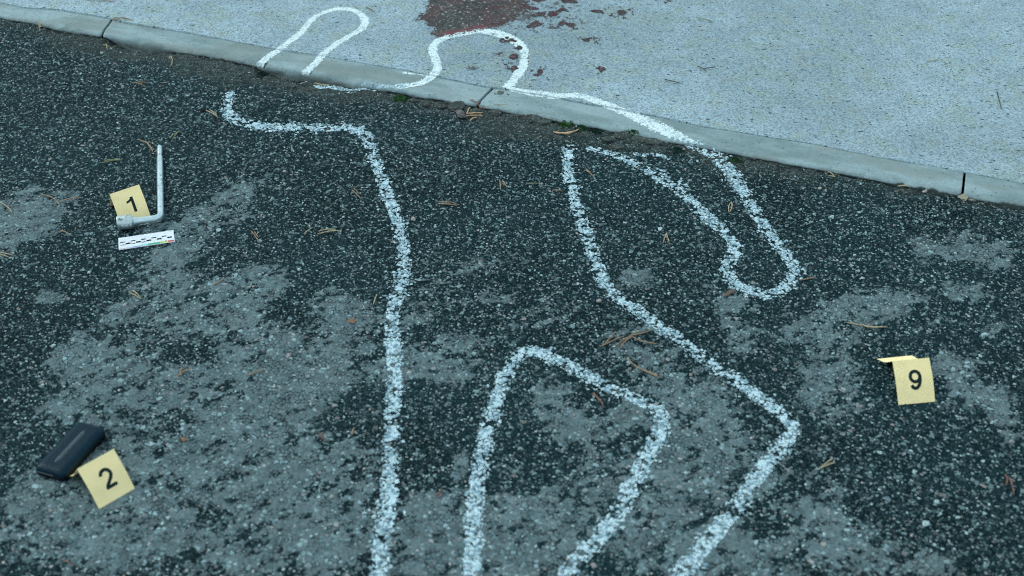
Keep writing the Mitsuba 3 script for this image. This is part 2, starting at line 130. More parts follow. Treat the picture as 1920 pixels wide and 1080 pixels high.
NEEDLES = [('pine_needle', [[(-0.9755, 2.7486), (-0.9583, 2.7457)], [(-0.9702, 2.7574), (-0.9581, 2.7255)]], 't', 'crossed tan pine needles beside the broken lip of the kerb, near the first joint'),
 ('pine_needle', [[(-0.8542, 2.5479), (-0.835, 2.5479), (-0.8175, 2.5505)], [(-0.8524, 2.5453), (-0.8211, 2.5298)]], 'o', 'v shaped pair of orange tan pine needles below the broken kerb lip'),
 ('pine_needle', [[(-0.8002, 2.6858), (-0.7904, 2.6634), (-0.7869, 2.6304)], [(-0.8027, 2.6802), (-0.7941, 2.6634)]], 't', 'bowed pale pine needle near the kerb, left of the chalk arm'),
 ('pine_needle', [[(-0.6664, 2.425), (-0.6334, 2.3914)], [(-0.6571, 2.425), (-0.6467, 2.4129), (-0.6354, 2.3962)]], 't', 'pale pine needle pair just left of the top end of the left chalk line'),
 ('pine_needle', [[(-0.7047, 2.3377), (-0.7076, 2.3148), (-0.7122, 2.2946)], [(-0.7032, 2.3308), (-0.7181, 2.3013)]], 'g', 'greenish pine needle pair up and right of the wrench tip'),
 ('pine_needle', [[(-0.7864, 2.3013), (-0.7653, 2.2879), (-0.7401, 2.2461)], [(-0.7664, 2.2923), (-0.7566, 2.2745), (-0.7406, 2.2482)]], 'o', 'loop of thin brown pine needles just left of the wrench tip'),
 ('pine_needle', [[(-1.1633, 2.8686), (-1.1518, 2.8349)], [(-1.1585, 2.8656), (-1.1501, 2.8379)]], 't', 'tiny upright pale needle pair at the kerb edge in the top left corner'),
 ('pine_needle', [[(-0.791, 2.5505), (-0.7784, 2.5531)]], 't', 'short tan needle right of the v shaped needle pair'),
 ('pine_needle', [[(-0.836, 2.2053), (-0.8154, 2.2095), (-0.7958, 2.2181)], [(-0.8311, 2.2117), (-0.811, 2.2138), (-0.7974, 2.2159)]], 'g', 'greenish pine needle pair above the first numbered marker'),
 ('pine_needle', [[(-0.8757, 2.054), (-0.8609, 2.0637), (-0.8412, 2.0714)]], 'o', 'straight tan pine needle left of the first numbered marker'),
 ('pine_needle', [[(-0.9211, 2.0812), (-0.8995, 2.0714), (-0.8851, 2.0579), (-0.8718, 2.0407)]], 'o', 'curved brown pine needle meeting a straight tan one, left of the first marker'),
 ('pine_needle', [[(-1.0, 2.0579), (-0.9784, 2.0426), (-0.9543, 2.0124)]], 't', 'curved thin needle at the left edge of the photo, level with the first marker'),
 ('pine_needle', [[(-0.9437, 1.882), (-0.9083, 1.8718)], [(-0.9415, 1.8752), (-0.9114, 1.8633)]], 't', 'pale pine needle pair at the left edge of the photo below the ruler'),
 ('pine_needle', [[(-0.8485, 1.9502), (-0.838, 1.9484), (-0.827, 1.9413)]], 'o', 'short brown needle halfway between the left edge and the ruler'),
 ('pine_needle', [[(-0.4891, 1.9556), (-0.468, 1.9183)], [(-0.4825, 1.952), (-0.471, 1.9306)]], 'o', 'orange brown needle pair left of the waist of the chalk figure'),
 ('pine_needle', [[(-0.5111, 1.7991), (-0.5267, 1.7815)]], 'o', 'thin brown needle on grey dust below and right of the ruler'),
 ('pine_needle', [[(-0.3139, 2.1008), (-0.3038, 2.0831), (-0.2939, 2.0675)], [(-0.312, 2.1028), (-0.2994, 2.0812)]], 'o', 'short brown needle pair left of the chalk torso line, high up'),
 ('pine_needle', [[(-0.3635, 1.9431), (-0.3394, 1.9502), (-0.319, 1.9556)], [(-0.3624, 1.9502), (-0.33, 1.9556)]], 't', 'long pale needle pair left of the chalk waist, pointing right'),
 ('pine_needle', [[(-0.3886, 1.9448), (-0.3744, 1.9664)]], 't', 'single thin needle just left of the long pale pair'),
 ('pine_needle', [[(-0.1434, 2.0483), (-0.1061, 2.0426)], [(-0.1426, 2.0521), (-0.1072, 2.0464)]], 'o', 'flat orange needle pair inside the chalk torso'),
 ('pine_needle', [[(-0.0244, 2.1349), (-0.022, 2.0989)], [(-0.0191, 2.1308), (-0.0095, 2.1048)]], 'o', 'spread needle pair inside the chalk torso, upper right of the flat orange pair'),
 ('pine_needle', [[(0.1472, 2.1718), (0.1571, 2.1553), (0.165, 2.143)], [(0.1483, 2.1738), (0.1599, 2.1471)]], 'o', 'short brown needle pair between the chalk torso and the sleeve'),
 ('pine_needle', [[(0.0786, 2.0949), (0.0994, 2.091)]], 'o', 'small thin needle ending at the right torso line'),
 ('pine_needle', [[(0.4236, 2.0521), (0.4171, 2.035), (0.4155, 2.0161)], [(0.4244, 2.0502), (0.4233, 2.035), (0.4165, 2.0161)]], 't', 'eye shaped needle pair between the two chalk sleeve lines'),
 ('pine_needle', [[(0.2882, 1.9466), (0.2789, 1.9131)], [(0.288, 1.9448), (0.2899, 1.9148)], [(0.2821, 1.9253), (0.2892, 1.9271)]], 't', 'upright a shaped needle pair inside the bend between torso and sleeve'),
 ('pine_needle', [[(0.0264, 2.1168), (0.0528, 2.1208)]], 'g', 'greenish needle left of the right torso line'),
 ('pine_needle', [[(0.6295, 2.1718), (0.636, 2.1512), (0.6427, 2.1369)], [(0.6297, 2.141), (0.6427, 2.1369)]], 't', 'pale pointed needle pair below the kerb right of the chalk shoulder'),
 ('pine_needle', [[(0.7595, 2.1068), (0.7848, 2.1028)], [(0.7601, 2.1008), (0.7769, 2.1008)]], 't', 'pale needle pair lying along the kerb at the right'),
 ('pine_needle', [[(0.5108, 1.7975), (0.5379, 1.8056)]], 'o', 'reddish needle just right of the end of the chalk sleeve'),
 ('pine_needle', [[(-0.6698, 1.7595), (-0.6586, 1.7517), (-0.6436, 1.7393)], [(-0.6641, 1.7626), (-0.6439, 1.7408)]], 't', 'pale needle pair on grey dust below the ruler'),
 ('pine_needle', [[(-0.538, 1.529), (-0.528, 1.5422), (-0.5173, 1.5528)], [(-0.5326, 1.5356), (-0.5319, 1.5528)]], 'o', 'orange needle pair above and right of the black phone'),
 ('pine_needle', [[(-0.4266, 1.5369), (-0.4123, 1.5435), (-0.3992, 1.5528)]], 'o', 'faint orange needle between the phone and the left chalk leg'),
 ('pine_needle', [[(-0.2397, 1.727), (-0.2372, 1.7408), (-0.2358, 1.7563)]], 't', 'small upright needle against the left side of the left chalk line'),
 ('pine_needle', [[(0.1455, 1.6102), (0.1668, 1.6256), (0.1882, 1.6399)], [(0.1529, 1.6158), (0.1646, 1.6327), (0.1737, 1.6499)]], 'o', 'left one of the large needle tufts between the chalk legs and sleeve'),
 ('pine_needle', [[(0.1703, 1.6116), (0.1929, 1.6313), (0.2151, 1.6528)], [(0.1788, 1.6074), (0.1895, 1.6214), (0.2022, 1.637)], [(0.2005, 1.637), (0.2169, 1.6413), (0.2328, 1.6499)], [(0.2008, 1.6299), (0.2185, 1.6186), (0.2392, 1.613)]], 'o',
  'largest needle tuft, four needles fanned out near the right chalk thigh'),
 ('pine_needle', [[(0.1263, 1.4941), (0.1341, 1.4827), (0.1429, 1.4615)], [(0.1288, 1.4941), (0.137, 1.4739)]], 'd', 'reddish brown needle pair inside the bend of the inner leg line'),
 ('pine_needle', [[(0.567, 1.6761), (0.5904, 1.6673), (0.6119, 1.6629), (0.6347, 1.6644)], [(0.588, 1.6688), (0.6109, 1.6586), (0.632, 1.6644)]], 't', 'long pale curved needle pair above the third numbered marker'),
 ('pine_needle', [[(-0.6113, 1.153), (-0.6019, 1.1455), (-0.5911, 1.1408)]], 'd', 'reddish curved needle at the bottom left corner'),
 ('pine_needle', [[(-0.2938, 1.3986), (-0.2872, 1.3916), (-0.2806, 1.3834)], [(-0.2915, 1.3998), (-0.2826, 1.3869)]], 'd', 'reddish needle pair left of the left chalk leg'),
 ('pine_needle', [[(-0.2428, 1.3986), (-0.2404, 1.4152)]], 'o', 'tiny orange needle close to the left chalk leg'),
 ('pine_needle', [[(-0.1054, 1.2654), (-0.1043, 1.2749), (-0.1001, 1.2834)], [(-0.1085, 1.2675), (-0.1021, 1.277)]], 'd', 'reddish bent needle between the two chalk lines of the left leg'),
 ('pine_needle', [[(0.451, 1.3257), (0.4636, 1.3379), (0.477, 1.3491)], [(0.4553, 1.3279), (0.477, 1.3379)]], 't', 'pale needle pair right of the right chalk knee'),
 ('pine_needle', [[(0.7204, 1.3147), (0.7194, 1.3016), (0.7155, 1.2919)], [(0.723, 1.3081), (0.7232, 1.2941), (0.7198, 1.2717)]], 'd', 'reddish needle pair at the right edge of the photo'),
 ('pine_needle', [[(-0.4502, 2.5689), (-0.432, 2.5584), (-0.4169, 2.5531)], [(-0.4444, 2.561), (-0.4151, 2.5584)]], 't', 'tan needle pair on the kerb foot right of the chalk arm'),
 ('pine_needle', [[(-0.1, 2.3914), (-0.0805, 2.3938), (-0.0632, 2.3914)], [(-0.0991, 2.3985), (-0.0807, 2.4033), (-0.0623, 2.4057)]], 'b', 'orange needles spread right of the pine bud by the kerb'),
 ('pine_needle', [[(-0.098, 2.4009), (-0.0908, 2.4347)]], 'b', 'upright orange needle standing off the pine bud'), ('pine_needle', [[(-0.0903, 2.3725), (-0.0825, 2.3819), (-0.0747, 2.389)]], 'b', 'slanting orange needle below the fan beside the pine bud'),
 ('pine_needle', [[(-0.0927, 2.4617), (-0.0796, 2.4518), (-0.0678, 2.4469)], [(-0.0748, 2.4494), (-0.0649, 2.4201)], [(-0.0687, 2.4347), (-0.0544, 2.4177)]], 'd', 'reddish forked needle in the gutter below the middle kerb joint'),
 ('pine_needle', [[(-0.0408, 2.4396), (-0.0245, 2.4371)], [(-0.0256, 2.4322), (-0.0082, 2.4347)]], 't', 'pale needles lying in the gutter just right of the middle kerb joint'),
 ('pine_needle', [[(-0.1309, 2.4177), (-0.1191, 2.4105)]], 'd', 'short reddish needle left of the pine bud'), ('pine_needle', [[(-0.0012, 2.4081), (0.0288, 2.4033)]], 'd', 'thin reddish needle in the gutter right of the bark chip'),
 ('pine_needle', [[(0.0867, 2.3239), (0.1033, 2.3126), (0.1179, 2.3126), (0.1413, 2.3354)], [(0.0923, 2.3217), (0.1166, 2.3081), (0.1329, 2.3239)]], 'b', 'curved orange twig of needles beside the moss in the gutter')]
NEEDLES_P = [('pine_needle', [[(0.3428, 2.5551), (0.3571, 2.542), (0.379, 2.5343)]], 'k', 'dark tipped curved needle on the pale concrete above the chalk shoulder'),
 ('pine_needle', [[(0.425, 2.6192), (0.434, 2.6029), (0.4437, 2.5922)], [(0.4389, 2.6029), (0.4668, 2.611)]], 'k', 'forked dark needle on the pale concrete, upper right of the shoulder'),
 ('pine_needle', [[(0.4562, 2.8817), (0.4744, 2.8693), (0.4932, 2.863)], [(0.4624, 2.8786), (0.4876, 2.8599)]], 'g', 'thin greenish needle pair on the concrete near the top edge'),
 ('pine_needle', [[(0.9582, 2.6438), (0.9732, 2.6493), (0.9891, 2.6576)]], 't', 'pale tan needle on the concrete at the far right'),
 ('pine_needle', [[(-1.0818, 2.9913), (-1.0404, 2.988), (-1.0027, 2.9781)], [(-1.0629, 3.0012), (-1.0088, 2.9913)]], 'o', 'orange needles on the concrete at the top left edge'),
 ('pine_needle', [[(-0.9884, 2.8755), (-0.959, 2.8786), (-0.9297, 2.8661)], [(-0.9776, 2.8693), (-0.9469, 2.8724)]], 'o', 'orange litter needles over the left kerb joint'),
 ('pine_needle', [[(-0.3682, 2.9519), (-0.3563, 2.939), (-0.3409, 2.9165)]], 'd', 'thin reddish needle right of the chalk arm loop')]
MOSS = [(-0.2451, 2.4802, 0.0153, 0.0125, 'b', 'bright green moss clump in the gutter left of the pine bud'), (0.1135, 2.3546, 0.0147, 0.0139, 'b', 'bright green moss clump in the gutter, above the curved orange twig'),
 (0.1481, 2.3407, 0.0113, 0.0138, 'm', 'mid green moss clump between two others in the gutter'), (0.1779, 2.3269, 0.0157, 0.0114, 'd', 'dark bluish moss clump in the gutter, right of the curved orange twig'),
 (0.2515, 2.3178, 0.0112, 0.0091, 'b', 'small bright moss clump tight against the kerb near the broken asphalt'), (0.3407, 2.2488, 0.0165, 0.0131, 'd', 'dull moss clump where the chalk sleeve meets the kerb'),
 (0.4536, 2.2079, 0.013, 0.0107, 'm', 'moss clump right of the top of the outer chalk sleeve line'), (-0.574, 2.613, 0.011, 0.0164, 'd', 'dark moss clump below the lower end of the chalk arm')]
CHUNKS = [(-0.1199, 2.4381, 0.0174, 0.022), (-0.1395, 2.4627, 0.0117, 0.0124), (-0.081, 2.4163, 0.0115, 0.0145), (-0.0358, 2.409, 0.015, 0.012), (-0.1559, 2.4357, 0.0128, 0.0098), (0.0435, 2.3828, 0.0194, 0.0142), (0.0661, 2.3663, 0.0148, 0.0094),
 (-0.2172, 2.4677, 0.0117, 0.0075), (0.0697, 2.3781, 0.016, 0.0118), (0.2316, 2.3065, 0.0179, 0.0158), (0.2639, 2.2907, 0.0167, 0.0135), (0.2141, 2.2619, 0.0154, 0.011), (0.2952, 2.2796, 0.0199, 0.0134), (0.2004, 2.2907, 0.0133, 0.0112),
 (0.0058, 2.4042, 0.0127, 0.0096), (-0.1866, 2.4455, 0.0116, 0.0074), (-0.4977, 2.5414, 0.0108, 0.0105), (-0.5329, 2.5597, 0.0096, 0.0106), (-0.4481, 2.5285, 0.0107, 0.0078)]
BUD = [(-0.1182, 2.4177), (-0.1029, 2.3749)]
BARK = [(-0.0174, 2.4274), (-0.0058, 2.425), (-0.0069, 2.4057), (-0.0162, 2.4081)]
LEAVES = [([(0.8688, 2.0734), (0.8814, 2.0773), (0.8847, 2.0637), (0.8788, 2.054), (0.868, 2.0598)], 'beige', 'beige leaf scrap against the kerb under the right joint'),
 ([(0.8885, 2.0695), (0.903, 2.0695), (0.9021, 2.056), (0.8855, 2.0521)], 'beige', 'brown leaf scrap just right of the beige one under the right kerb joint'),
 ([(0.3677, 1.747), (0.3792, 1.7626), (0.3904, 1.7689), (0.3862, 1.7595), (0.3754, 1.7486)], 'brown', 'narrow brown leaf just below the chalk sleeve end'),
 ([(-0.2775, 1.6746), (-0.2721, 1.6835), (-0.2653, 1.679), (-0.2681, 1.6717)], 'rust', 'small rust coloured leaf scrap left of the left chalk leg'),
 ([(-0.4995, 1.3881), (-0.4965, 1.3928), (-0.4915, 1.3881), (-0.4947, 1.3846)], 'rust', 'tiny rust coloured scrap right of the black phone')]
TWIG = [(0.1892, 1.5812), (0.1982, 1.5622), (0.2158, 1.5462), (0.2326, 1.5329)]
TWIG2 = [(1.0749, 2.4958), (1.0671, 2.4558), (1.0579, 2.4118)]
DARKBUD = [(-0.6795, 2.4322), (-0.6682, 2.4225)]
MARKERS = [('1', (-0.762, 2.0168), (-0.7147, 2.0518), (-0.6871, 2.0015), (-0.7395, 1.9776), 0.036, [(-0.7771, 2.0439), (-0.7298, 2.0789)], 0.0025, 0.24, 0.45, 0.53, 0.5, 'yellow folded card marked 1 behind the wrench'),
 ('2', (-0.6186, 1.2829), (-0.5772, 1.3243), (-0.5452, 1.2873), (-0.5858, 1.2465), 0.036, [(-0.6482, 1.3112), (-0.6068, 1.3526)], 0.0025, 0.33, 0.47, 0.52, 0.5, 'yellow folded card marked 2 beside the black phone'),
 ('9', (0.5996, 1.5227), (0.6599, 1.5313), (0.6632, 1.4763), (0.6037, 1.4682), 0.036, [(0.5965, 1.582), (0.6555, 1.5908)], 0.0025, 0.34, 0.46, 0.53, 0.475, 'yellow folded card marked 9 on the right, its back flap showing')]
SCALE_TL = (-0.7311, 1.9287)
SCALE_X = (0.96238, 0.2717)
PHONE = (-0.6548, 1.3575, -0.3488)
K0 = np.array(K0); KD = np.array(KD); KN = np.array([KD[1], -KD[0]])
if KN[1] > 0: KN = -KN
def to_uv(x, y):
    return (x - K0[0]) * KD[0] + (y - K0[1]) * KD[1], (x - K0[0]) * KN[0] + (y - K0[1]) * KN[1]
def to_xy(u, v):
    return K0[0] + u * KD[0] + v * KN[0], K0[1] + u * KD[1] + v * KN[1]

# ------------------------------------------------------------------ the same noise in numpy (for shapes) and drjit (for colours)
class NPB:
    exp, sqrt, floor = np.exp, np.sqrt, np.floor
    @staticmethod
    def clip(x, a, b): return np.clip(x, a, b)
    @staticmethod
    def maximum(a, b): return np.maximum(a, b)
    @staticmethod
    def cell(x, y=0, z=0):
        x, y, z = (((np.floor(np.asarray(v, float))).astype(np.int64) + 1000000) & 0xFFFFFFFF for v in (x, y, z))
        h = (x * 374761393 + y * 668265263 + z * 2147483647) & 0xFFFFFFFF
        h = ((h ^ (h >> 13)) * 1274126177) & 0xFFFFFFFF
        return ((h ^ (h >> 16)) & 0xFFFFFF) / 16777215.0
    @staticmethod
    def noise(x, y):
        i, j = np.floor(x), np.floor(y)
        tx, ty = x - i, y - j
        tx, ty = tx * tx * (3 - 2 * tx), ty * ty * (3 - 2 * ty)
        c = NPB.cell
        a = c(i, j) * (1 - tx) + c(i + 1, j) * tx
        b = c(i, j + 1) * (1 - tx) + c(i + 1, j + 1) * tx
        return a * (1 - ty) + b * ty
    @staticmethod
    def fbm(x, y, octaves=3):
        return sum(0.5 ** (o + 1) * NPB.noise(x * 2**o + 3.7 * o, y * 2**o) for o in range(octaves)) / (1 - 0.5**octaves)
    @staticmethod
    def voronoi(x, y):
        f1, f2, w = np.full(np.shape(x), 9.0), np.full(np.shape(x), 9.0), np.zeros(np.shape(x))
        for a in (-1, 0, 1):
            for b in (-1, 0, 1):
                cx, cy = np.floor(x) + a, np.floor(y) + b
                d = np.hypot(cx + NPB.cell(cx, cy, 1) - x, cy + NPB.cell(cx, cy, 2) - y)
                f2 = np.where(d < f1, f1, np.minimum(f2, d))
                w = np.where(d < f1, NPB.cell(cx, cy, 3), w)
                f1 = np.minimum(f1, d)
        return f1, f2, w
    @staticmethod
    def smoothstep(a, b, x):
        t = np.clip((x - a) / (b - a), 0, 1)
        return t * t * (3 - 2 * t)
class DRB:
    exp, sqrt, floor = dr.exp, dr.sqrt, dr.floor
    clip, maximum, voronoi, smoothstep = dr.clip, dr.maximum, mikit.voronoi, mikit.smoothstep
    @staticmethod
    def noise(x, y): return mikit.noise(x, y)
    @staticmethod
    def fbm(x, y, octaves=3):
        return sum(0.5 ** (o + 1) * mikit.noise(x * 2**o + 3.7 * o, y * 2**o) for o in range(octaves)) / (1 - 0.5**octaves)

def frac(B, x): return x - B.floor(x)

STONE = 0.0074                                  # mean spacing of the coarse aggregate in the asphalt
def stones_a(B, x, y):
    wx = x + 0.0022 * (B.noise(x / 0.0045 + 5, y / 0.0045) - 0.5)
    wy = y + 0.0022 * (B.noise(x / 0.0045, y / 0.0045 + 9) - 0.5)
    return B.voronoi(wx / STONE, wy / STONE)

def dust(B, x, y):
    """grey cement dust that has settled in patches on the old asphalt, 0 to 1"""
    s = 0.0
    for cx, cy, rx, ry, w in DUST:
        s = s + w * B.exp(-(((x - cx) / rx) ** 2 + ((y - cy) / ry) ** 2) * 1.1)
    u, v = to_uv(x, y)
    far = B.smoothstep(1.25, 1.6, B.sqrt(u * u + (v - 0.5) ** 2))
    s = 0.84 * B.clip(s, 0.0, 1.05) + 0.9 * far * B.smoothstep(0.48, 0.62, B.fbm(x * 4.1 + 7, y * 4.1, 2))
    a, b = 0.80 * x + 0.60 * y, -0.60 * x + 0.80 * y           # the film is dragged along one direction
    k = 0.30 + 0.70 * B.clip(s * 1.3, 0.0, 1.0)
    s = s + 1.15 * (B.fbm(a / 0.13 + 3, b / 0.07 + 1, 3) - 0.5) + k * (1.35 * (B.fbm(a / 0.036, b / 0.019 + 4, 3) - 0.5) + 1.75 * (B.fbm(a / 0.0150 + 2, b / 0.0100, 3) - 0.5))
    c1, c2, q = B.voronoi(x / 0.0078 + 5.5, y / 0.0078)
    s = s + 0.50 * k * (q - 0.5) + 0.30 * (B.noise(x / 0.003, y / 0.003 + 8) - 0.5)
    return B.smoothstep(0.37, 0.58, s)

def gutter(B, x, y):
    """sand and dirt along the foot of the kerb"""
    u, v = to_uv(x, y)
    e = v + 0.15 * (B.fbm(x / 0.11 + 11, y / 0.11, 3) - 0.5)
    along = B.smoothstep(-1.05, -0.85, u) * B.smoothstep(0.75, 0.35, u)
    return B.smoothstep(0.120, 0.02, e + 0.055 * (1 - along))

EU, ED = np.array(ERODE).T
PU, PV = np.array(PEDGE).T
def pedge(u):
    return np.interp(u, PU, PV) + 0.0035 * (NPB.fbm(u / 0.03, u * 0 + 2.5, 3) - 0.5)

def road_z(x, y):
    u, v = to_uv(x, y)
    f1, f2, r = stones_a(NPB, x, y)
    d = dust(NPB, x, y)
    top = np.clip((f2 - f1) * 1.7, 0, 1)
    dome = top * (0.25 + 0.75 * r) * 0.0024
    dome = dome * (1 - 0.62 * d) + 0.0010 * d
    near = np.exp(-np.maximum(v, 0) / 0.11)
    z = -0.0085 + 0.0072 * near + dome + 0.006 * (1 - 0.7 * near) * (NPB.fbm(x * 2.3, y * 2.3, 3) - 0.5) + 0.0012 * (NPB.fbm(x / 0.02, y / 0.02, 2) - 0.5)
    e = np.interp(u, EU, ED) * (1 + 0.5 * (NPB.fbm(u / 0.02, v / 0.02, 2) - 0.5))
    z -= e * np.exp(-(np.maximum(v, 0) / 0.05) ** 1.6)
    z -= 0.016 * np.exp(-(v / (0.0022 + 0.0085 * NPB.fbm(u / 0.035 + 3, u * 0 + 1.5, 3))) ** 2)
    g = gutter(NPB, x, y)
    return z + g * 0.006 * (NPB.fbm(x / 0.013, y / 0.013, 3) - 0.5)

def axis(a, b, step, far, growth=1.35):
    core = np.arange(a, b + step / 2, step)
    out, s, x = [], step, 0.0
    while x < far:
        s *= growth; x += s; out.append(x)
    out = np.array(out)
    return np.concatenate([(core[0] - out)[::-1], core, core[-1] + out])

def grid_mesh(X, Y, Z):
    h, w = X.shape
    idx = np.arange(h * w).reshape(h, w)
    a, b, c, d = idx[:-1, :-1].ravel(), idx[:-1, 1:].ravel(), idx[1:, 1:].ravel(), idx[1:, :-1].ravel()
    f = np.vstack([np.stack([a, b, c], 1), np.stack([a, c, d], 1)])
    v = np.stack([X.ravel(), Y.ravel(), Z.ravel()], 1)
    n = np.cross(v[f[0, 1]] - v[f[0, 0]], v[f[0, 2]] - v[f[0, 0]])
    return v, (f if n[2] > 0 else f[:, ::-1])

# ------------------------------------------------------------------ materials
def vary(c, a): return mi.Color3f(*c) * a

def road_col(p, n, uv):
    B, x, y = DRB, p.x, p.y
    f1, f2, r = stones_a(B, x, y)
    wx = x + 0.0016 * (B.noise(x / 0.003 + 2, y / 0.003) - 0.5)
    g1, g2, q = B.voronoi(wx / 0.0043 + 31.3, y / 0.0043)
    h1, h2, s = B.voronoi(x / 0.0021 + 77.1, y / 0.0021 + 13)
    d = dust(B, x, y)
    gt = gutter(B, x, y)
    wide = B.fbm(x * 6, y * 6, 2)
    col = mi.Color3f(0.0028, 0.0130, 0.0170) * (0.45 + 1.1 * wide)
    # fine sand in the binder
    col = mikit.mix(col, mi.Color3f(0.028, 0.058, 0.067), B.smoothstep(0.50, 0.9, s) * 0.8)
    col = mikit.mix(col, mi.Color3f(0.16, 0.220, 0.240), B.smoothstep(0.945, 0.96, s))
    # medium chips
    on = B.smoothstep(0.04, 0.20, g2 - g1 - 0.35 * frac(B, q * 37.7))
    t = frac(B, q * 57.3)
    chip = mikit.mix(mi.Color3f(0.011, 0.032, 0.038), mi.Color3f(0.41, 0.53, 0.56), t * t * t)
    chip = mikit.mix(chip, chip * mi.Color3f(1.35, 0.92, 0.86), B.smoothstep(0.9, 0.92, frac(B, q * 131.7)))
    col = mikit.mix(col, chip, on * B.smoothstep(0.62, 0.65, q))
    mid, mid_chip = on * B.smoothstep(0.74, 0.76, q), chip
    # coarse stones
    on = B.smoothstep(0.05, 0.22, f2 - f1 - 0.30 * frac(B, r * 41.3))
    t = frac(B, r * 71.9)
    chip = mikit.mix(mi.Color3f(0.011, 0.030, 0.036), mi.Color3f(0.22, 0.31, 0.335), t * t * t)
    chip = mikit.mix(chip, chip * mi.Color3f(1.45, 0.92, 0.86), B.smoothstep(0.90, 0.92, frac(B, r * 117.1)))
    chip = chip * (0.75 + 0.5 * B.noise(x / 0.0012, y / 0.0012))
    col = mikit.mix(col, chip, on * B.smoothstep(0.72, 0.75, r) * 0.9)
    # grey dust
    dc = mi.Color3f(0.140, 0.184, 0.202) * (0.62 + 0.56 * B.fbm(x / 0.02 + 5, y / 0.02, 3) + 0.42 * (s - 0.5) + 0.42 * (q - 0.5))
    poke = on * B.smoothstep(0.58, 0.60, r) * 0.75
    dc = mikit.mix(dc, chip * 1.35 + mi.Color3f(0.05, 0.075, 0.085), poke)
    dc = mikit.mix(dc, mid_chip * 0.9 + mi.Color3f(0.06, 0.085, 0.095), mid * 0.75)
    hole = B.smoothstep(0.22, 0.04, f2 - f1) * B.smoothstep(0.45, 0.62, B.noise(x / 0.014 + 9, y / 0.011))
    dc = mikit.mix(dc, mi.Color3f(0.006, 0.018, 0.023), hole * 0.95)
    col = mikit.mix(col, dc, d * 0.95)
    # dirt by the kerb
    gc = mi.Color3f(0.064, 0.078, 0.077) * (0.30 + 0.75 * B.fbm(x / 0.012, y / 0.012, 3) + 0.5 * (s - 0.45) + 0.3 * (q - 0.5))
    gc = mikit.mix(gc, mi.Color3f(0.19, 0.195, 0.185), B.smoothstep(0.92, 0.94, frac(B, s * 91.3)) * 0.8)
    col = mikit.mix(col, gc, gt * 0.78)
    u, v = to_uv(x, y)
    dark_seam = B.smoothstep(0.022, 0.008, v + 0.026 * (B.fbm(x / 0.016 + 4, y / 0.016, 3) - 0.5))  # dark line of the kerb gap, painted into the road colour
    return mikit.mix(col, mi.Color3f(0.010, 0.016, 0.016), dark_seam * 0.9)

def road_bump(p, n, uv):
    B, x, y = DRB, p.x, p.y
    g1, g2, q = B.voronoi(x / 0.0043 + 31.3, y / 0.0043)
    return 0.0011 * B.clip((g2 - g1) * 2.0, 0, 1) * q + 0.0007 * B.noise(x / 0.0014, y / 0.0014)

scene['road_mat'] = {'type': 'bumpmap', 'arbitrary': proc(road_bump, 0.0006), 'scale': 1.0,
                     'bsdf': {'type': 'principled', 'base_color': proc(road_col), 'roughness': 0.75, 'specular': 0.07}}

def pave_col(p, n, uv):
    B, x, y = DRB, p.x, p.y
    w = B.fbm(x * 2.6 + 3, y * 2.6, 3)
    m = B.fbm(x / 0.06, y / 0.06 + 2, 3)
    col = mikit.mix(mi.Color3f(0.230, 0.298, 0.350), mi.Color3f(0.292, 0.370, 0.430), B.smoothstep(0.25, 0.75, 0.5 * w + 0.5 * m))
    col = mikit.mix(col, mi.Color3f(0.262, 0.322, 0.322), B.smoothstep(0.52, 0.70, B.fbm(x / 0.035 + 20, y / 0.035, 3)) * 0.7)
    u_, v_ = to_uv(x, y)
    tone = 0.80 + 0.36 * B.fbm(x * 3.1 + 9, y * 4.0 + 2, 4) + 0.10 * B.smoothstep(0.22, 0.10, -v_)
    col = col * tone
    g1, g2, q = B.voronoi(x / 0.0036 + 3.3, y / 0.0036)
    h1, h2, s = B.voronoi(x / 0.011 + 7.1, y / 0.011 + 13)
    k1, k2, r = B.voronoi(x / 0.0062 + 17.1, y / 0.0062 + 3)
    col = col * (0.79 + 0.48 * q)
    col = mikit.mix(col, mi.Color3f(0.10, 0.150, 0.178), B.smoothstep(0.83, 0.85, frac(B, q * 13.1)) * B.smoothstep(0.06, 0.22, g2 - g1) * 0.7)
    # pits and dark or reddish aggregate laid open
    edge = B.noise(x / 0.0016, y / 0.0016) * 0.22
    rough = B.smoothstep(0.40, 0.62, B.fbm(x / 0.13 + 9, y / 0.13, 3))
    pit = B.smoothstep(0.34, 0.22, k1 + edge + 0.16 * frac(B, r * 31.7)) * B.smoothstep(0.69, 0.70, r + 0.16 * rough)
    col = mikit.mix(col, mikit.mix(mi.Color3f(0.045, 0.085, 0.105), mi.Color3f(0.16, 0.205, 0.225), frac(B, r * 17.3)), pit * 0.9)
    pit = B.smoothstep(0.36, 0.26, h1 + edge + 0.16 * frac(B, s * 31.7)) * B.smoothstep(0.77, 0.775, s)
    pc = mikit.mix(mi.Color3f(0.022, 0.052, 0.068), mi.Color3f(0.13, 0.175, 0.19), B.smoothstep(0.35, 0.9, frac(B, s * 53.3)))
    pc = mikit.mix(pc, mi.Color3f(0.27, 0.215, 0.215), B.smoothstep(0.80, 0.81, frac(B, s * 211.3)))
    col = mikit.mix(col, pc, pit * 0.92)
    l1, l2, w = B.voronoi((x + 0.006 * B.noise(x / 0.008, y / 0.008)) / 0.034 + 2.2, y / 0.026 + 5)
    big = B.smoothstep(0.17, 0.13, l1 + 0.5 * edge * 0.5 + 0.07 * frac(B, w * 91.7)) * B.smoothstep(0.60, 0.605, w)
    return mikit.mix(col, mikit.mix(mi.Color3f(0.018, 0.045, 0.060), mi.Color3f(0.10, 0.14, 0.155), frac(B, w * 47.3)), big * 0.92)

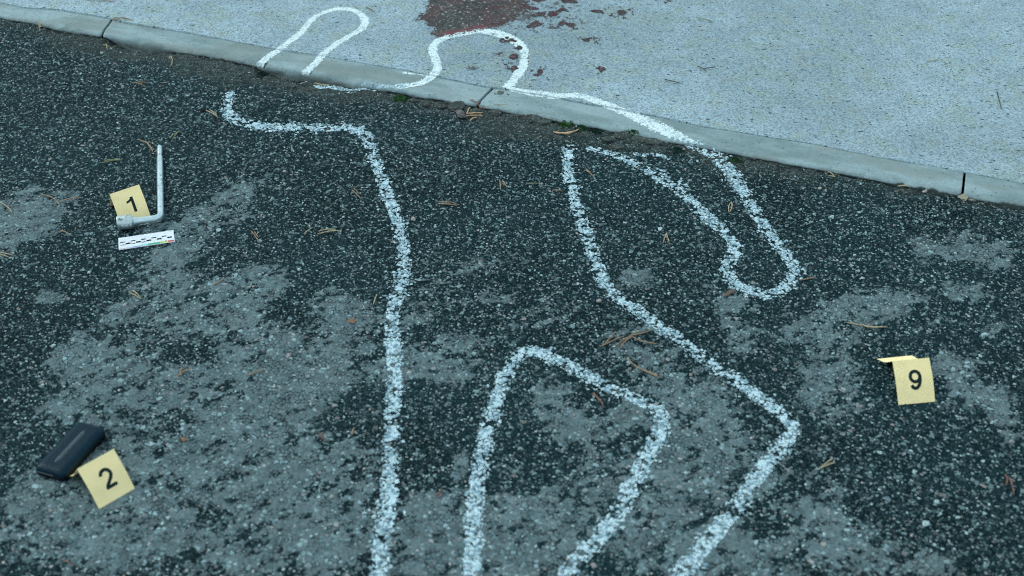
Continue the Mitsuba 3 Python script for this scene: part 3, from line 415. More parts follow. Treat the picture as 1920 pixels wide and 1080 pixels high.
def pave_bump(p, n, uv):
    B, x, y = DRB, p.x, p.y
    h1, h2, s = B.voronoi(x / 0.011 + 7.1, y / 0.011 + 13)
    return 0.0008 * B.fbm(x / 0.004, y / 0.004, 2) - 0.0012 * B.smoothstep(0.36, 0.22, h1) * B.smoothstep(0.885, 0.89, s)

scene['pavement_mat'] = {'type': 'bumpmap', 'arbitrary': proc(pave_bump, 0.0008), 'scale': 1.0,
                         'bsdf': {'type': 'principled', 'base_color': proc(pave_col), 'roughness': 0.85, 'specular': 0.25}}

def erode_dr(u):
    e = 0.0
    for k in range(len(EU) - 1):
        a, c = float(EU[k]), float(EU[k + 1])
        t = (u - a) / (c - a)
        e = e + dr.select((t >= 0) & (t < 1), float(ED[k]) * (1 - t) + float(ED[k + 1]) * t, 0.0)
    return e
def kerb_col(p, n, uv):
    B, x, y = DRB, p.x, p.y
    u, v = to_uv(x, y)
    m = B.fbm(u / 0.10, v / 0.035 + 2, 3)
    col = mikit.mix(mi.Color3f(0.182, 0.242, 0.258), mi.Color3f(0.268, 0.344, 0.372), B.smoothstep(0.28, 0.72, m))
    col = col * (0.80 + 0.26 * B.noise(x / 0.0018, y / 0.0018) + 0.16 * B.noise(x / 0.006, y / 0.005))
    worn = B.smoothstep(0.48, 0.86, B.fbm(u / 0.05 + 3.1, v / 0.022, 4))
    col = mikit.mix(col, mi.Color3f(0.31, 0.385, 0.41), worn * 0.5)
    h1, h2, s = B.voronoi(x / 0.012 + 7.1, y / 0.012 + 13)
    col = mikit.mix(col, mi.Color3f(0.10, 0.12, 0.12), B.smoothstep(0.22, 0.12, h1) * B.smoothstep(0.93, 0.94, s) * 0.8)
    tan = B.smoothstep(0.50, 0.70, B.fbm(u / 0.14 + 8, v / 0.05, 3))
    col = mikit.mix(col, mi.Color3f(0.205, 0.225, 0.212), tan * 0.45)
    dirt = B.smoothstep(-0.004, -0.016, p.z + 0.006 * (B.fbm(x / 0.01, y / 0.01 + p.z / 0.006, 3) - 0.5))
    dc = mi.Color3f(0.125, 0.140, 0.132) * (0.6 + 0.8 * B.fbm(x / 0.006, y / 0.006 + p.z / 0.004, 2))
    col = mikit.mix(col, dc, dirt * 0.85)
    dark_seam = B.smoothstep(0.0020, -0.0015, p.z + 0.0058 + erode_dr(u) + 0.004 * (B.fbm(u / 0.014, u * 0 + 5.5, 3) - 0.5))  # the same dark line painted along the kerb foot
    return mikit.mix(col, mi.Color3f(0.012, 0.020, 0.019), dark_seam * 0.92)

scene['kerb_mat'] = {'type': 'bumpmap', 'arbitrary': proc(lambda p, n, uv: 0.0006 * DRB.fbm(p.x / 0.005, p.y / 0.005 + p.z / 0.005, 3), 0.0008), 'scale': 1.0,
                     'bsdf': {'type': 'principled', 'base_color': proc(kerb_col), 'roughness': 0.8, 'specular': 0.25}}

def simple(name, rgb, rough=0.8, spec=0.3, amount=0.3, scale=0.004, **kw):
    c = mi.ScalarColor3f(rgb)
    def fn(p, n, uv):
        return mi.Color3f(c) * (1 - amount + 2 * amount * DRB.fbm(p.x / scale + p.z / scale, p.y / scale - p.z / scale, 2))
    scene[name] = {'type': 'twosided', 'bsdf': {'type': 'principled', 'base_color': proc(fn), 'roughness': rough, 'specular': spec, **kw}}

def chalk_col(p, n, uv):
    f = DRB.fbm(p.x / 0.004, p.y / 0.004, 2)
    return mikit.mix(mi.Color3f(0.42, 0.52, 0.57), mi.Color3f(0.68, 0.76, 0.79), DRB.smoothstep(0.22, 0.55, f))
scene['chalk_mat'] = {'type': 'twosided', 'bsdf': {'type': 'principled', 'base_color': proc(chalk_col), 'roughness': 0.95, 'specular': 0.1}}
def chalk_road_col(p, n, uv):
    f = DRB.fbm(p.x / 0.004, p.y / 0.004, 2)
    return mikit.mix(mi.Color3f(0.19, 0.30, 0.37), mi.Color3f(0.52, 0.65, 0.72), DRB.smoothstep(0.25, 0.66, f))
scene['chalk_rough_mat'] = {'type': 'twosided', 'bsdf': {'type': 'principled', 'base_color': proc(chalk_road_col), 'roughness': 0.95, 'specular': 0.1}}

def pool_col(p, n, uv):
    B, x, y = DRB, p.x, p.y
    g1, g2, q = B.voronoi(x / 0.0042 + 3.3, y / 0.0042)
    h1, h2, s = B.voronoi(x / 0.010 + 7.1, y / 0.010 + 13)
    w = B.fbm(x / 0.08, y / 0.08, 3)
    col = mikit.mix(mi.Color3f(0.040, 0.033, 0.035), mi.Color3f(0.045, 0.047, 0.045), B.smoothstep(0.35, 0.65, w))
    col = col * (0.35 + 1.3 * q) * (0.7 + 0.6 * B.fbm(x / 0.012, y / 0.012, 3))
    col = mikit.mix(col, mi.Color3f(0.085, 0.028, 0.033), B.smoothstep(0.40, 0.64, B.fbm(x / 0.05 + 9, y / 0.05, 4)) * 0.5)
    col = mikit.mix(col, mi.Color3f(0.19, 0.18, 0.185), B.smoothstep(0.86, 0.88, q) * B.smoothstep(0.05, 0.2, g2 - g1) * 0.7)
    col = mikit.mix(col, mi.Color3f(0.36, 0.37, 0.38), B.smoothstep(0.30, 0.22, h1) * B.smoothstep(0.91, 0.915, s))
    red = 0.0
    for cx, cy in POOLRED:
        red = B.maximum(red, B.exp(-(((x - cx) / 0.026) ** 2 + ((y - cy) / 0.015) ** 2)))
    return mikit.mix(col, mi.Color3f(0.19, 0.036, 0.050), B.clip(red * 1.1 - 0.55 * q, 0, 1) * 0.8)
scene['pool_mat'] = {'type': 'twosided', 'bsdf': {'type': 'principled', 'base_color': proc(pool_col), 'roughness': 0.55, 'specular': 0.25}}

def drop_mat(name, a, b, rough):
    def fn(p, n, uv):
        B = DRB
        g1, g2, q = B.voronoi(p.x / 0.0036 + 3.3, p.y / 0.0036)
        c = mikit.mix(mi.Color3f(*a), mi.Color3f(*b), B.smoothstep(0.3, 0.7, B.fbm(p.x / 0.012, p.y / 0.012, 2)))
        c = c * (0.6 + 0.8 * q)
        return mikit.mix(c, mi.Color3f(0.17, 0.165, 0.17), B.smoothstep(0.88, 0.9, q) * 0.6)
    scene[name] = {'type': 'twosided', 'bsdf': {'type': 'principled', 'base_color': proc(fn), 'roughness': rough, 'specular': 0.3}}
drop_mat('blood_r', (0.050, 0.030, 0.034), (0.052, 0.015, 0.021), 0.6)
drop_mat('blood_w', (0.026, 0.008, 0.012), (0.050, 0.006, 0.012), 0.4)
drop_mat('blood_f', (0.12, 0.13, 0.135), (0.085, 0.075, 0.078), 0.8)
drop_mat('blood_k', (0.09, 0.09, 0.085), (0.12, 0.11, 0.10), 0.8)

def card_col(p, n, uv):
    f = DRB.fbm(p.x / 0.015, p.y / 0.015 + p.z / 0.015, 3)
    return mi.Color3f(0.985, 0.775, 0.415) * (0.94 + 0.12 * f)
scene['card_mat'] = {'type': 'twosided', 'bsdf': {'type': 'principled', 'base_color': proc(card_col), 'roughness': 0.6, 'specular': 0.2}}
simple('ink_mat', (0.010, 0.022, 0.025), 0.6, 0.1, 0.15)
simple('scale_white', (0.70, 0.72, 0.80), 0.45, 0.4, 0.05)
for nm_, c_ in dict(pink=(0.62, 0.40, 0.52), lilac=(0.50, 0.42, 0.66), blue=(0.10, 0.20, 0.45), cyan=(0.20, 0.55, 0.62), green=(0.03, 0.34, 0.16),
                    lime=(0.30, 0.45, 0.10), yellow=(0.70, 0.58, 0.10), red=(0.50, 0.06, 0.08)).items():
    simple('scale_' + nm_, c_, 0.45, 0.4, 0.05)

def steel_col(p, n, uv):
    B = DRB
    k1, k2, r = B.voronoi(p.x / 0.006 + p.z / 0.006, p.y / 0.006 - p.z / 0.006)
    f = B.fbm(p.x / 0.008, p.y / 0.008 + p.z / 0.008, 3)
    c = mikit.mix(mi.Color3f(0.60, 0.71, 0.76), mi.Color3f(0.72, 0.82, 0.86), B.smoothstep(0.3, 0.7, f))
    return mikit.mix(c, mi.Color3f(0.03, 0.04, 0.045), B.smoothstep(0.30, 0.20, k1) * B.smoothstep(0.93, 0.94, r))
scene['steel_mat'] = {'type': 'principled', 'base_color': proc(steel_col), 'roughness': 0.26, 'metallic': 0.75, 'specular': 0.5}
def worn_steel_col(p, n, uv):
    B = DRB
    f = B.fbm(p.x / 0.004, p.y / 0.012 + p.z / 0.006, 3)
    return mikit.mix(mi.Color3f(0.22, 0.25, 0.25), mi.Color3f(0.58, 0.66, 0.69), B.smoothstep(0.18, 0.42, f))
scene['worn_steel_mat'] = {'type': 'principled', 'base_color': proc(worn_steel_col), 'roughness': 0.36, 'metallic': 0.85, 'specular': 0.5}
simple('phone_mat', (0.0012, 0.017, 0.032), 0.40, 0.12, 0.2, 0.002)
simple('phone_side_mat', (0.003, 0.007, 0.010), 0.4, 0.15, 0.1)
simple('phone_trim_mat', (0.30, 0.32, 0.31), 0.3, 0.5, 0.1, metallic=0.6)
simple('phone_sheen_mat', (0.0045, 0.026, 0.043), 0.4, 0.5, 0.3, 0.003)  # slightly paler than the cover: colour of the painted sheen
for nm_, c_ in dict(t=(0.42, 0.34, 0.22), o=(0.32, 0.205, 0.130), b=(0.58, 0.36, 0.22), g=(0.23, 0.24, 0.14), d=(0.21, 0.10, 0.075), k=(0.060, 0.062, 0.050)).items():
    simple('needle_' + nm_, c_, 0.55, 0.35, 0.35, 0.006)
for nm_, c_ in dict(b=(0.028, 0.080, 0.024), m=(0.020, 0.056, 0.028), d=(0.014, 0.036, 0.030)).items():
    simple('moss_' + nm_, c_, 0.9, 0.1, 0.5, 0.003)
for nm_, c_ in dict(w=(0.34, 0.44, 0.475), p=(0.31, 0.275, 0.265), g=(0.12, 0.17, 0.19), d=(0.012, 0.02, 0.025), s=(0.085, 0.092, 0.086)).items():
    simple('stone_' + nm_, c_, 0.75, 0.3, 0.35, 0.003)
simple('bud_mat', (0.12, 0.115, 0.12), 0.8, 0.25, 0.5, 0.003)
simple('bark_mat', (0.23, 0.13, 0.10), 0.85, 0.2, 0.35, 0.003)
for nm_, c_ in dict(beige=(0.26, 0.23, 0.18), brown=(0.13, 0.085, 0.07), rust=(0.24, 0.12, 0.07)).items():
    simple('leaf_' + nm_, c_, 0.7, 0.3, 0.3, 0.004)

# ------------------------------------------------------------------ road, kerb, pavement
US = axis(-1.31, 1.31, 0.0028, 45.0)
VS = np.concatenate([[0.0012, 0.0030], axis(0.005, 1.50, 0.0028, 45.0)[len(axis(0.005, 1.50, 0.0028, 45.0)) - len(np.arange(0.005, 1.5014, 0.0028)) - 0:] if False else np.arange(0.005, 1.5014, 0.0028)])
_s, _x = 0.0028, VS[-1]
while _x < 45:
    _s *= 1.35; _x += _s; VS = np.append(VS, _x)
UU, VV = np.meshgrid(US, VS)
XX, YY = to_xy(UU, VV)
ZZ = road_z(XX, YY)
ZZ[0] = -0.06
road_at = RegularGridInterpolator((VS, US), ZZ, bounds_error=False, fill_value=None)
scene['road'] = ply(grid_mesh(XX, YY, ZZ), 'road_mat', smooth=True)
labels['road'] = {'label': 'dark worn asphalt with grey dust patches below the concrete kerb', 'category': 'road', 'kind': 'structure'}

TS = np.concatenate([[0.0, 0.0004], np.arange(0.003, 1.01, 0.0038)])
_s, _x = 0.0038, TS[-1]
while _x < 45:
    _s *= 1.35; _x += _s; TS = np.append(TS, _x)
PUS = axis(-1.35, 1.35, 0.0038, 45.0)
UU, TT = np.meshgrid(PUS, TS)
XX, YY = to_xy(UU, pedge(UU) - TT)
def pave_z0(x, y):
    k1, k2, r = NPB.voronoi(x / 0.011 + 7.1, y / 0.011 + 13)
    return 0.0022 + 0.004 * (NPB.fbm(x * 2.1, y * 2.1, 3) - 0.5) + 0.0012 * (NPB.fbm(x / 0.012, y / 0.012, 2) - 0.5)
ZZ = np.maximum(pave_z0(XX, YY), 0.0008)
ZZ[0] = -0.0012
pave_at = RegularGridInterpolator((TS, PUS), ZZ, bounds_error=False, fill_value=None)
scene['pavement'] = ply(grid_mesh(XX, YY, ZZ), 'pavement_mat', smooth=True)
labels['pavement'] = {'label': 'pale speckled concrete pavement above the kerb', 'category': 'pavement', 'kind': 'structure'}

def kerb_profile():
    r = 0.009
    P = [(-0.125, -0.0006), (-0.10, -0.0004)] + [(a, 0.0) for a in np.arange(-0.092, -r - 0.003, 0.006)]
    P += [(-r + r * math.sin(t), -r + r * math.cos(t)) for t in np.linspace(0.05, math.pi / 2, 8)]
    return np.array(P + [(0.0006, z) for z in np.arange(-0.013, -0.075, -0.004)])
KP = kerb_profile()
def kerb_dz(u, v):
    return 0.0016 * (NPB.fbm(u / 0.12, v / 0.05 + 40, 3) - 0.5) - 0.0004
def kerb_bulge(u, z):
    foot = np.clip((-z - 0.006) / 0.02, 0, 1)
    return (NPB.fbm(u / 0.035, z / 0.02 + 7, 4) - 0.5) * 0.013 * (0.4 + foot) + foot * np.interp(u, EU, ED) * 0.28
EDGES = [(-46.0, -46.0), (-2.0, -2.0)] + [tuple(j) for j in JOINTS] + [(2.1, 2.1), (46.0, 46.0)]
labels['kerb'] = {'label': 'row of worn flat concrete kerb stones between asphalt and pavement', 'category': 'kerb', 'kind': 'structure'}
def kerb_stone(k, e0, e1):
    (a0, b0), (a1, b1) = e0, e1                     # u of the joint at the road edge (v = 0) and at the back (v = -0.078)
    gap = 0.0005
    n = int(min(max((a1 - a0) / 0.004, 12), 420))
    s = np.linspace(0, 1, n)
    s = np.concatenate([[0.0], s[:1] + 0.002 / max(a1 - a0, 0.1), s[1:-1], s[-1:] - 0.002 / max(a1 - a0, 0.1), [1.0]])
    S, V = np.meshgrid(s, KP[:, 0]); Z = np.repeat(KP[:, 1][:, None], len(s), 1)
    w = np.clip(-V / 0.078, 0, 1.6)
    L, R = a0 + (b0 - a0) * w + gap, a1 + (b1 - a1) * w - gap
    U = L + (R - L) * S
    chip = np.clip(NPB.fbm(U / 0.045, U * 0 + 70.5, 4) - 0.50, 0, 1) * np.exp(-((V + 0.004) / 0.010) ** 2) * (Z > -0.02)
    z = Z + kerb_dz(U, V) - 0.030 * chip
    v = V + np.where(Z < -0.0005, kerb_bulge(U, Z), 0)
    end = np.minimum(U - L, R - U)                  # rounded arrises at the joints, more worn at the road edge
    worn = 0.0020 + 0.009 * np.exp(-(V / 0.018) ** 2)
    drop = np.clip(1 - end / worn, 0, 1) ** 2
    z = z - (0.0022 + 0.0032 * np.exp(-(V / 0.02) ** 2)) * drop
    v = v - 0.005 * drop * (w < 0.3)
    z[:, 0] -= 0.06; z[:, -1] -= 0.06
    X, Y = to_xy(U, v)
    vts, f = grid_mesh(X, Y, z)
    m = trimesh.Trimesh(vts, f, process=False)
    if np.array(m.face_normals)[len(f) // 4][2] < -0.1: f = f[:, ::-1]
    key = 'kerb__stone' + ('' if k == 0 else '_%03d' % k)
    scene[key] = ply((vts, f), 'kerb_mat', smooth=True)
for k_ in range(len(EDGES) - 1):
    kerb_stone(k_, EDGES[k_], EDGES[k_ + 1])

def ground_z(x, y):
    """height of whatever lies on top at x, y"""
    x, y = np.asarray(x, float), np.asarray(y, float)
    u, v = to_uv(x, y)
    pe = pedge(u)
    zp = pave_at(np.stack([np.clip(pe - v, 0.0005, 40), np.clip(u, -40, 40)], -1))
    prof = np.interp(v, KP[:len(KP) - 15, 0], KP[:len(KP) - 15, 1])
    top = np.interp(v, [-0.02, -0.009, -0.0045, 0.0], [0, 0, -0.0012, -0.009])
    zk = np.where(v < 0, top, -0.02) + kerb_dz(u, v)
    zr = road_at(np.stack([np.clip(v, 0.0012, 40), np.clip(u, -40, 40)], -1))
    return np.where(v < pe, zp, np.where(v < 0.001, zk, zr))

# ------------------------------------------------------------------ thin layers lying on the ground: chalk and blood
def layer(x0, x1, y0, y1, step, keep, lift):
    """the squares of a fine lattice for which keep(x, y) holds, laid on the ground"""
    i0, i1, j0, j1 = int(x0 / step) - 1, int(x1 / step) + 2, int(y0 / step) - 1, int(y1 / step) + 2
    I, J = np.meshgrid(np.arange(i0, i1), np.arange(j0, j1))
    xc, yc = (I + 0.5) * step, (J + 0.5) * step
    on = keep(xc, yc)
    I, J = I[on], J[on]
    if not len(I): return None
    quads = np.stack([np.stack([I, J], 1), np.stack([I + 1, J], 1), np.stack([I + 1, J + 1], 1), np.stack([I, J + 1], 1)], 1).reshape(-1, 2)
    uniq, inv = np.unique(quads, axis=0, return_inverse=True)
    inv = inv.reshape(-1, 4)
    x, y = uniq[:, 0] * step, uniq[:, 1] * step
    # nudge the lattice so that borders are not stepped
    x = x + step * 0.45 * (NPB.cell(uniq[:, 0], uniq[:, 1], 5) - 0.5) * 2
    y = y + step * 0.45 * (NPB.cell(uniq[:, 0], uniq[:, 1], 6) - 0.5) * 2
    z = ground_z(x, y) + lift(x, y)
    v = np.stack([x, y, z], 1)
    zz = z[inv]
    ok = (zz.max(1) - zz.min(1)) < 0.006
    inv = inv[ok]
    f = np.vstack([inv[:, [0, 1, 2]], inv[:, [0, 2, 3]]])
    used, f2 = np.unique(f, return_inverse=True)
    return v[used], f2.reshape(-1, 3)

def chalk_stroke(name, surf, pts, hw, dens):
    P = np.array(pts); t = np.concatenate([[0], np.cumsum(np.linalg.norm(np.diff(P, axis=0), axis=1))])
    hw = np.full(len(P), hw) if np.isscalar(hw) else np.array(hw)
    cs = CubicSpline(t, P) if len(P) > 2 else None
    tt = np.arange(0, t[-1], 0.0015)
    Q = cs(tt) if cs is not None else np.stack([np.interp(tt, t, P[:, k]) for k in (0, 1)], 1)
    W = np.interp(tt, t, hw)
    tree = cKDTree(Q)
    fine = 0.0011 if surf == 'p' else 0.00125
    off = 13.0 * (sum(map(ord, name)) % 17)
    def keep(x, y):
        d, i = tree.query(np.stack([x.ravel(), y.ravel()], 1), distance_upper_bound=hw.max() * 1.6)
        hit = np.isfinite(d); out = np.zeros(d.shape, bool)
        xx, yy, d, i = x.ravel()[hit], y.ravel()[hit], d[hit], i[hit]
        w = W[i] * (0.88 + 0.30 * (NPB.fbm(tt[i] / 0.03 + off, tt[i] * 0 + 0.5, 2)))
        e = 1 - (d / w)                              # 1 on the axis, 0 at the nominal border
        along = NPB.fbm(tt[i] / 0.05 + off, tt[i] * 0 + 3.5, 2)
        if surf == 'r':
            f1, f2, r = stones_a(NPB, xx, yy)
            du = dust(NPB, xx, yy)
            r2 = frac(NPB, r * 193.7)
            want = (dens + 0.08) * NPB.smoothstep(-0.16, 0.34, e) + 0.24 * (along - 0.5) + 0.06 * du
            gap = 0.11 + 0.21 * frac(NPB, r * 377.1) - 0.04 * du - 0.10 * NPB.smoothstep(0.2, 0.8, e)
            n = NPB.fbm(xx / 0.0028 + off, yy / 0.0028, 2)
            ok = (r2 < want) & (f2 - f1 > gap) & (n + 0.55 * NPB.smoothstep(-0.3, 0.5, e) > 0.50)
            # chalk that got into the gaps where it was pressed hard
            ok |= (e > 0.25) & (NPB.fbm(xx / 0.012 + off, yy / 0.012, 3) > 0.72 - 0.12 * dens)
            # stray grains beside the line
            ok |= (r2 < 0.045) & (e > -0.5) & (f2 - f1 > 0.34)
        else:
            n = 0.48 * NPB.fbm(xx / 0.007 + off, yy / 0.0045, 3) + 0.52 * NPB.noise(xx / 0.0023, yy / 0.0023 + off)
            want = dens * NPB.smoothstep(-0.30, 0.55, e) + 0.30 * (along - 0.5)
            ok = n < 0.16 + 0.66 * want
            ok &= e > -0.32
        out[np.nonzero(hit)[0][ok]] = True
        return out.reshape(x.shape)
    def lift(x, y):
        if surf == 'p': return 0.0004 + 0.0003 * NPB.noise(x / 0.003, y / 0.003)
        f1, f2, r = stones_a(NPB, x, y)
        return 0.0005 + 0.0007 * np.clip((f2 - f1) * 1.5, 0, 1) + 0.0003 * NPB.noise(x / 0.002, y / 0.002)
    m = W.max() * 1.6
    big = layer(Q[:, 0].min() - m, Q[:, 0].max() + m, Q[:, 1].min() - m, Q[:, 1].max() + m, fine, keep, lift)
    if big is not None:
        scene['chalk_body_outline__' + name] = ply(big, 'chalk_mat' if surf == 'p' else 'chalk_rough_mat', smooth=True)
for nm_, (surf_, pts_, hw_, de_) in STROKES.items():
    chalk_stroke(nm_, surf_, pts_, hw_, de_)
labels['chalk_body_outline'] = {'label': 'white chalk outline of a fallen body drawn across asphalt, kerb and pavement', 'category': 'chalk outline'}
for nm_, tx in dict(arm_line='chalk loop of a raised arm and hand on the pavement', head_line='rounded chalk line of the head on the pavement', sleeve_line='chalk loop of the other arm, hanging down on the asphalt',
                    left_side_line='long chalk line of the left side of the body', right_side_line='chalk line of the right side, bent at the knee', inner_leg_line='chalk line of the inner legs').items():
    labels['chalk_body_outline__' + nm_] = {'label': tx}

# ---- blood
RING = shapely.Polygon(POOL)
def smooth_ring(P, n=8):
    P = np.array(P + [P[0]]); t = np.concatenate([[0], np.cumsum(np.linalg.norm(np.diff(P, axis=0), axis=1))])
    return shapely.Polygon(np.stack([np.interp(np.linspace(0, t[-1], len(P) * n), t, P[:, k]) for k in (0, 1)], 1))
def pool_keep(x, y):
    q = np.stack([x.ravel(), y.ravel()], 1)
    b = shapely.points(q)
    ins = shapely.contains_xy(RING, q[:, 0], q[:, 1])
    d = shapely.distance(b, RING.exterior) * np.where(ins, 1, -1)
    n = NPB.fbm(q[:, 0] / 0.02, q[:, 1] / 0.035, 4) - 0.5
    fine = NPB.noise(q[:, 0] / 0.0022, q[:, 1] / 0.0022) - 0.5
    soft = 1 + 2.0 * NPB.smoothstep(-0.06, 0.06, q[:, 0])     # the right side dries out in specks
    return (d + 0.035 * n + 0.020 * soft * fine > 0).reshape(x.shape)
_b = np.array(RING.bounds)
scene['blood_pool'] = ply(layer(_b[0] - .03, _b[2] + .03, _b[1] - .03, _b[3] + .03, 0.0016, pool_keep, lambda x, y: 0.0005 + 0.0002 * NPB.noise(x / .004, y / .004)), 'pool_mat', smooth=True)
labels['blood_pool'] = {'label': 'large dark dried blood stain above the chalk head, with a red lower rim', 'category': 'blood stain'}

count = {}
def fresh(name):
    k = count.get(name, 0); count[name] = k + 1
    return name if k == 0 else '%s_%03d' % (name, k)

for k_, (nm_, discs, tone, lab) in enumerate(BLOOD):
    D_ = np.array(discs)
    def keep(x, y, D_=D_, k_=k_, tone=tone):
        s = np.zeros(x.shape)
        for cx, cy, rx, ry in D_:
            s = np.maximum(s, 1.25 - np.sqrt(((x - cx) / rx) ** 2 + ((y - cy) / ry) ** 2))
        n = NPB.fbm(x / 0.0075 + 7 * k_, y / 0.011 + 3 * k_, 4) - 0.5
        f = NPB.noise(x / 0.0021, y / 0.0021 + k_) - 0.5
        a = s + 1.15 * n + (0.35 if tone == 'r' else 1.1 if tone == 'f' else 0.2) * f - (0.16 if tone == 'f' else 0)
        return a > 0.27
    r_ = D_[:, 2:].max() * 2
    L_ = layer(D_[:, 0].min() - r_, D_[:, 0].max() + r_, D_[:, 1].min() - r_, D_[:, 1].max() + r_, 0.0011, keep,
               lambda x, y: 0.0011 + 0.0002 * NPB.noise(x / .003, y / .003))
    key = fresh(nm_)
    scene[key] = ply(L_, 'blood_' + tone, smooth=True)
    labels[key] = {'label': lab, 'category': 'blood drop', 'group': 'blood drops spattered on the concrete'}

# ------------------------------------------------------------------ helpers for solid things
def tube(path, radii, n=10, cap=True):
    P = np.array(path, float); R = np.broadcast_to(radii, len(P))
    tan = np.gradient(P, axis=0); tan /= np.linalg.norm(tan, axis=1)[:, None] + 1e-12
    a = np.cross(tan[0], [0, 0, 1.0])
    if np.linalg.norm(a) < 1e-3: a = np.array([1.0, 0, 0])
    rings = []
    for p_, t_, r_ in zip(P, tan, R):
        a = a - t_ * (a @ t_); a /= np.linalg.norm(a)
        b = np.cross(t_, a)
        ang = np.arange(n) * 2 * np.pi / n
        rings.append(p_ + r_ * (np.cos(ang)[:, None] * a + np.sin(ang)[:, None] * b))
    V = np.vstack(rings); m = len(P)
    idx = np.arange(m * n).reshape(m, n)
    a_, b_ = idx[:-1], np.roll(idx[:-1], -1, 1)
    c_, d_ = np.roll(idx[1:], -1, 1), idx[1:]
    F = np.vstack([np.stack([a_.ravel(), b_.ravel(), c_.ravel()], 1), np.stack([a_.ravel(), c_.ravel(), d_.ravel()], 1)])
    if cap:
        V = np.vstack([V, P[:1], P[-1:]])
        i = np.arange(n)
        F = np.vstack([F, np.stack([np.full(n, m * n), (i + 1) % n, i], 1), np.stack([np.full(n, m * n + 1), idx[-1][i], idx[-1][(i + 1) % n]], 1)])
    mesh = trimesh.Trimesh(V, F, process=False)
    if mesh.volume < 0: mesh.invert()
    return mesh

def lump(rx, ry, rz, seed, sub=2, rough=0.25, freq=2.0):
    m = trimesh.creation.icosphere(subdivisions=sub)
    v = np.array(m.vertices)
    k = 1 + rough * 2 * (meshkit.fbm(v * freq + seed * 3.1, 3, seed) - 0.5)
    v = v * k[:, None] * np.array([rx, ry, rz])
    return trimesh.Trimesh(v, m.faces, process=False)

def moved(m, x, y, z, rz=0.0, rx=0.0):
    m = m.copy()
    m.apply_transform(trimesh.transformations.euler_matrix(rx, 0, rz)); m.apply_translation([x, y, z])
    return m
def gz(x, y): return float(ground_z(np.array([x]), np.array([y]))[0])

# ------------------------------------------------------------------ stones and broken bits of the road
rng = np.random.default_rng(11)
def hull_stone(size, rng, flat=0.55):
    p = rng.normal(size=(11, 3)); p /= np.linalg.norm(p, axis=1)[:, None]
    p *= np.array([0.5, 0.36 + 0.12 * rng.random(), 0.5 * flat]) * size * (0.85 + 0.3 * rng.random((11, 1)))
    return trimesh.convex.convex_hull(p)
stone_n = 0
def put_stone(x, y, size, tone, flat=0.55, sink=0.35):
    global stone_n
    m = moved(hull_stone(size, rng, flat), x, y, gz(x, y) + size * flat * (0.5 - sink), rng.random() * 6.28)
    scene['road__stone' + ('' if stone_n == 0 else '_%03d' % stone_n)] = ply(m, 'stone_' + tone)
    stone_n += 1
for x, y, s, t in STONES: put_stone(x, y, s * 1.02, t)
while stone_n < 290:
    u, v = rng.uniform(-1.2, 1.25), rng.uniform(0.02, 1.4)
    x, y = to_xy(u, v)
    if 1.1 < y < 2.95 and abs(x) < 0.22 + 0.36 * y:
        put_stone(x, y, rng.uniform(0.005, 0.0095), rng.choice(['w', 'g', 'g', 'w', 'g', 'g', 'p', 'w']))
def grit(n, tone, lo, hi, place, key):
    vs, fs, at = [], [], 0
    base = trimesh.creation.icosahedron()
    bv, bf = np.array(base.vertices), np.array(base.faces)
    pts = np.array([place() for _ in range(n)])
    zs = ground_z(pts[:, 0], pts[:, 1])
    for (x, y), z in zip(pts, zs):
        s = lo + (hi - lo) * rng.random() ** 2
        v = bv * (0.7 + 0.6 * rng.random((12, 1))) * np.array([0.5, 0.4, 0.28]) * s
        a = rng.random() * 6.28; c, q = math.cos(a), math.sin(a)
        v = v @ np.array([[c, q, 0], [-q, c, 0], [0, 0, 1]]) + [x, y, z + 0.08 * s]
        vs.append(v); fs.append(bf + at); at += 12
    scene[key] = ply((np.vstack(vs), np.vstack(fs)), 'stone_' + tone)
    labels[key] = {'kind': 'stuff'}
def on_road():
    while True:
        u, v = rng.uniform(-1.3, 1.3), rng.uniform(0.005, 1.5)
        x, y = to_xy(u, v)
        if y > 1.05 and abs(x) < 0.25 + 0.37 * y: return x, y
def by_kerb():
    u = rng.uniform(-1.3, 1.25)
    v = 0.004 + rng.exponential(0.035)
    return to_xy(u, v)
grit(1700, 'w', 0.0020, 0.0050, on_road, 'road__pale_grit')
grit(3000, 'g', 0.0025, 0.0065, on_road, 'road__grey_grit')
grit(260, 'p', 0.0022, 0.0060, on_road, 'road__pinkish_grit')
grit(2200, 's', 0.0022, 0.0060, by_kerb, 'road__gutter_grit')
for k_, (x, y, rx, ry) in enumerate(CHUNKS):
    m = lump(rx, ry, 0.0050, 40 + k_, 4, 0.30, 1.7)
    v = np.array(m.vertices); v[:, 2] = np.minimum(v[:, 2], 0.0030) + 0.0016 * (meshkit.fbm(v / 0.006, 2, k_) - 0.5)
    m = moved(trimesh.Trimesh(v, m.faces, process=False), x, y, gz(x, y) + 0.0012, -0.36 + rng.uniform(-.3, .3))
    scene['road__chunk' + ('' if k_ == 0 else '_%03d' % k_)] = ply(m, 'gutter_mat', smooth=True)
def gutter_col(p, n, uv):
    B, x, y = DRB, p.x, p.y
    h1, h2, s = B.voronoi(x / 0.0024 + 77.1, y / 0.0024 + 13)
    c = mi.Color3f(0.058, 0.070, 0.068) * (0.3 + 0.9 * B.fbm(x / 0.012, y / 0.012, 3) + 0.5 * (s - 0.5))
    return mikit.mix(c, mi.Color3f(0.20, 0.20, 0.19), B.smoothstep(0.93, 0.95, s) * 0.7)
scene['gutter_mat'] = {'type': 'principled', 'base_color': proc(gutter_col), 'roughness': 0.85, 'specular': 0.25}

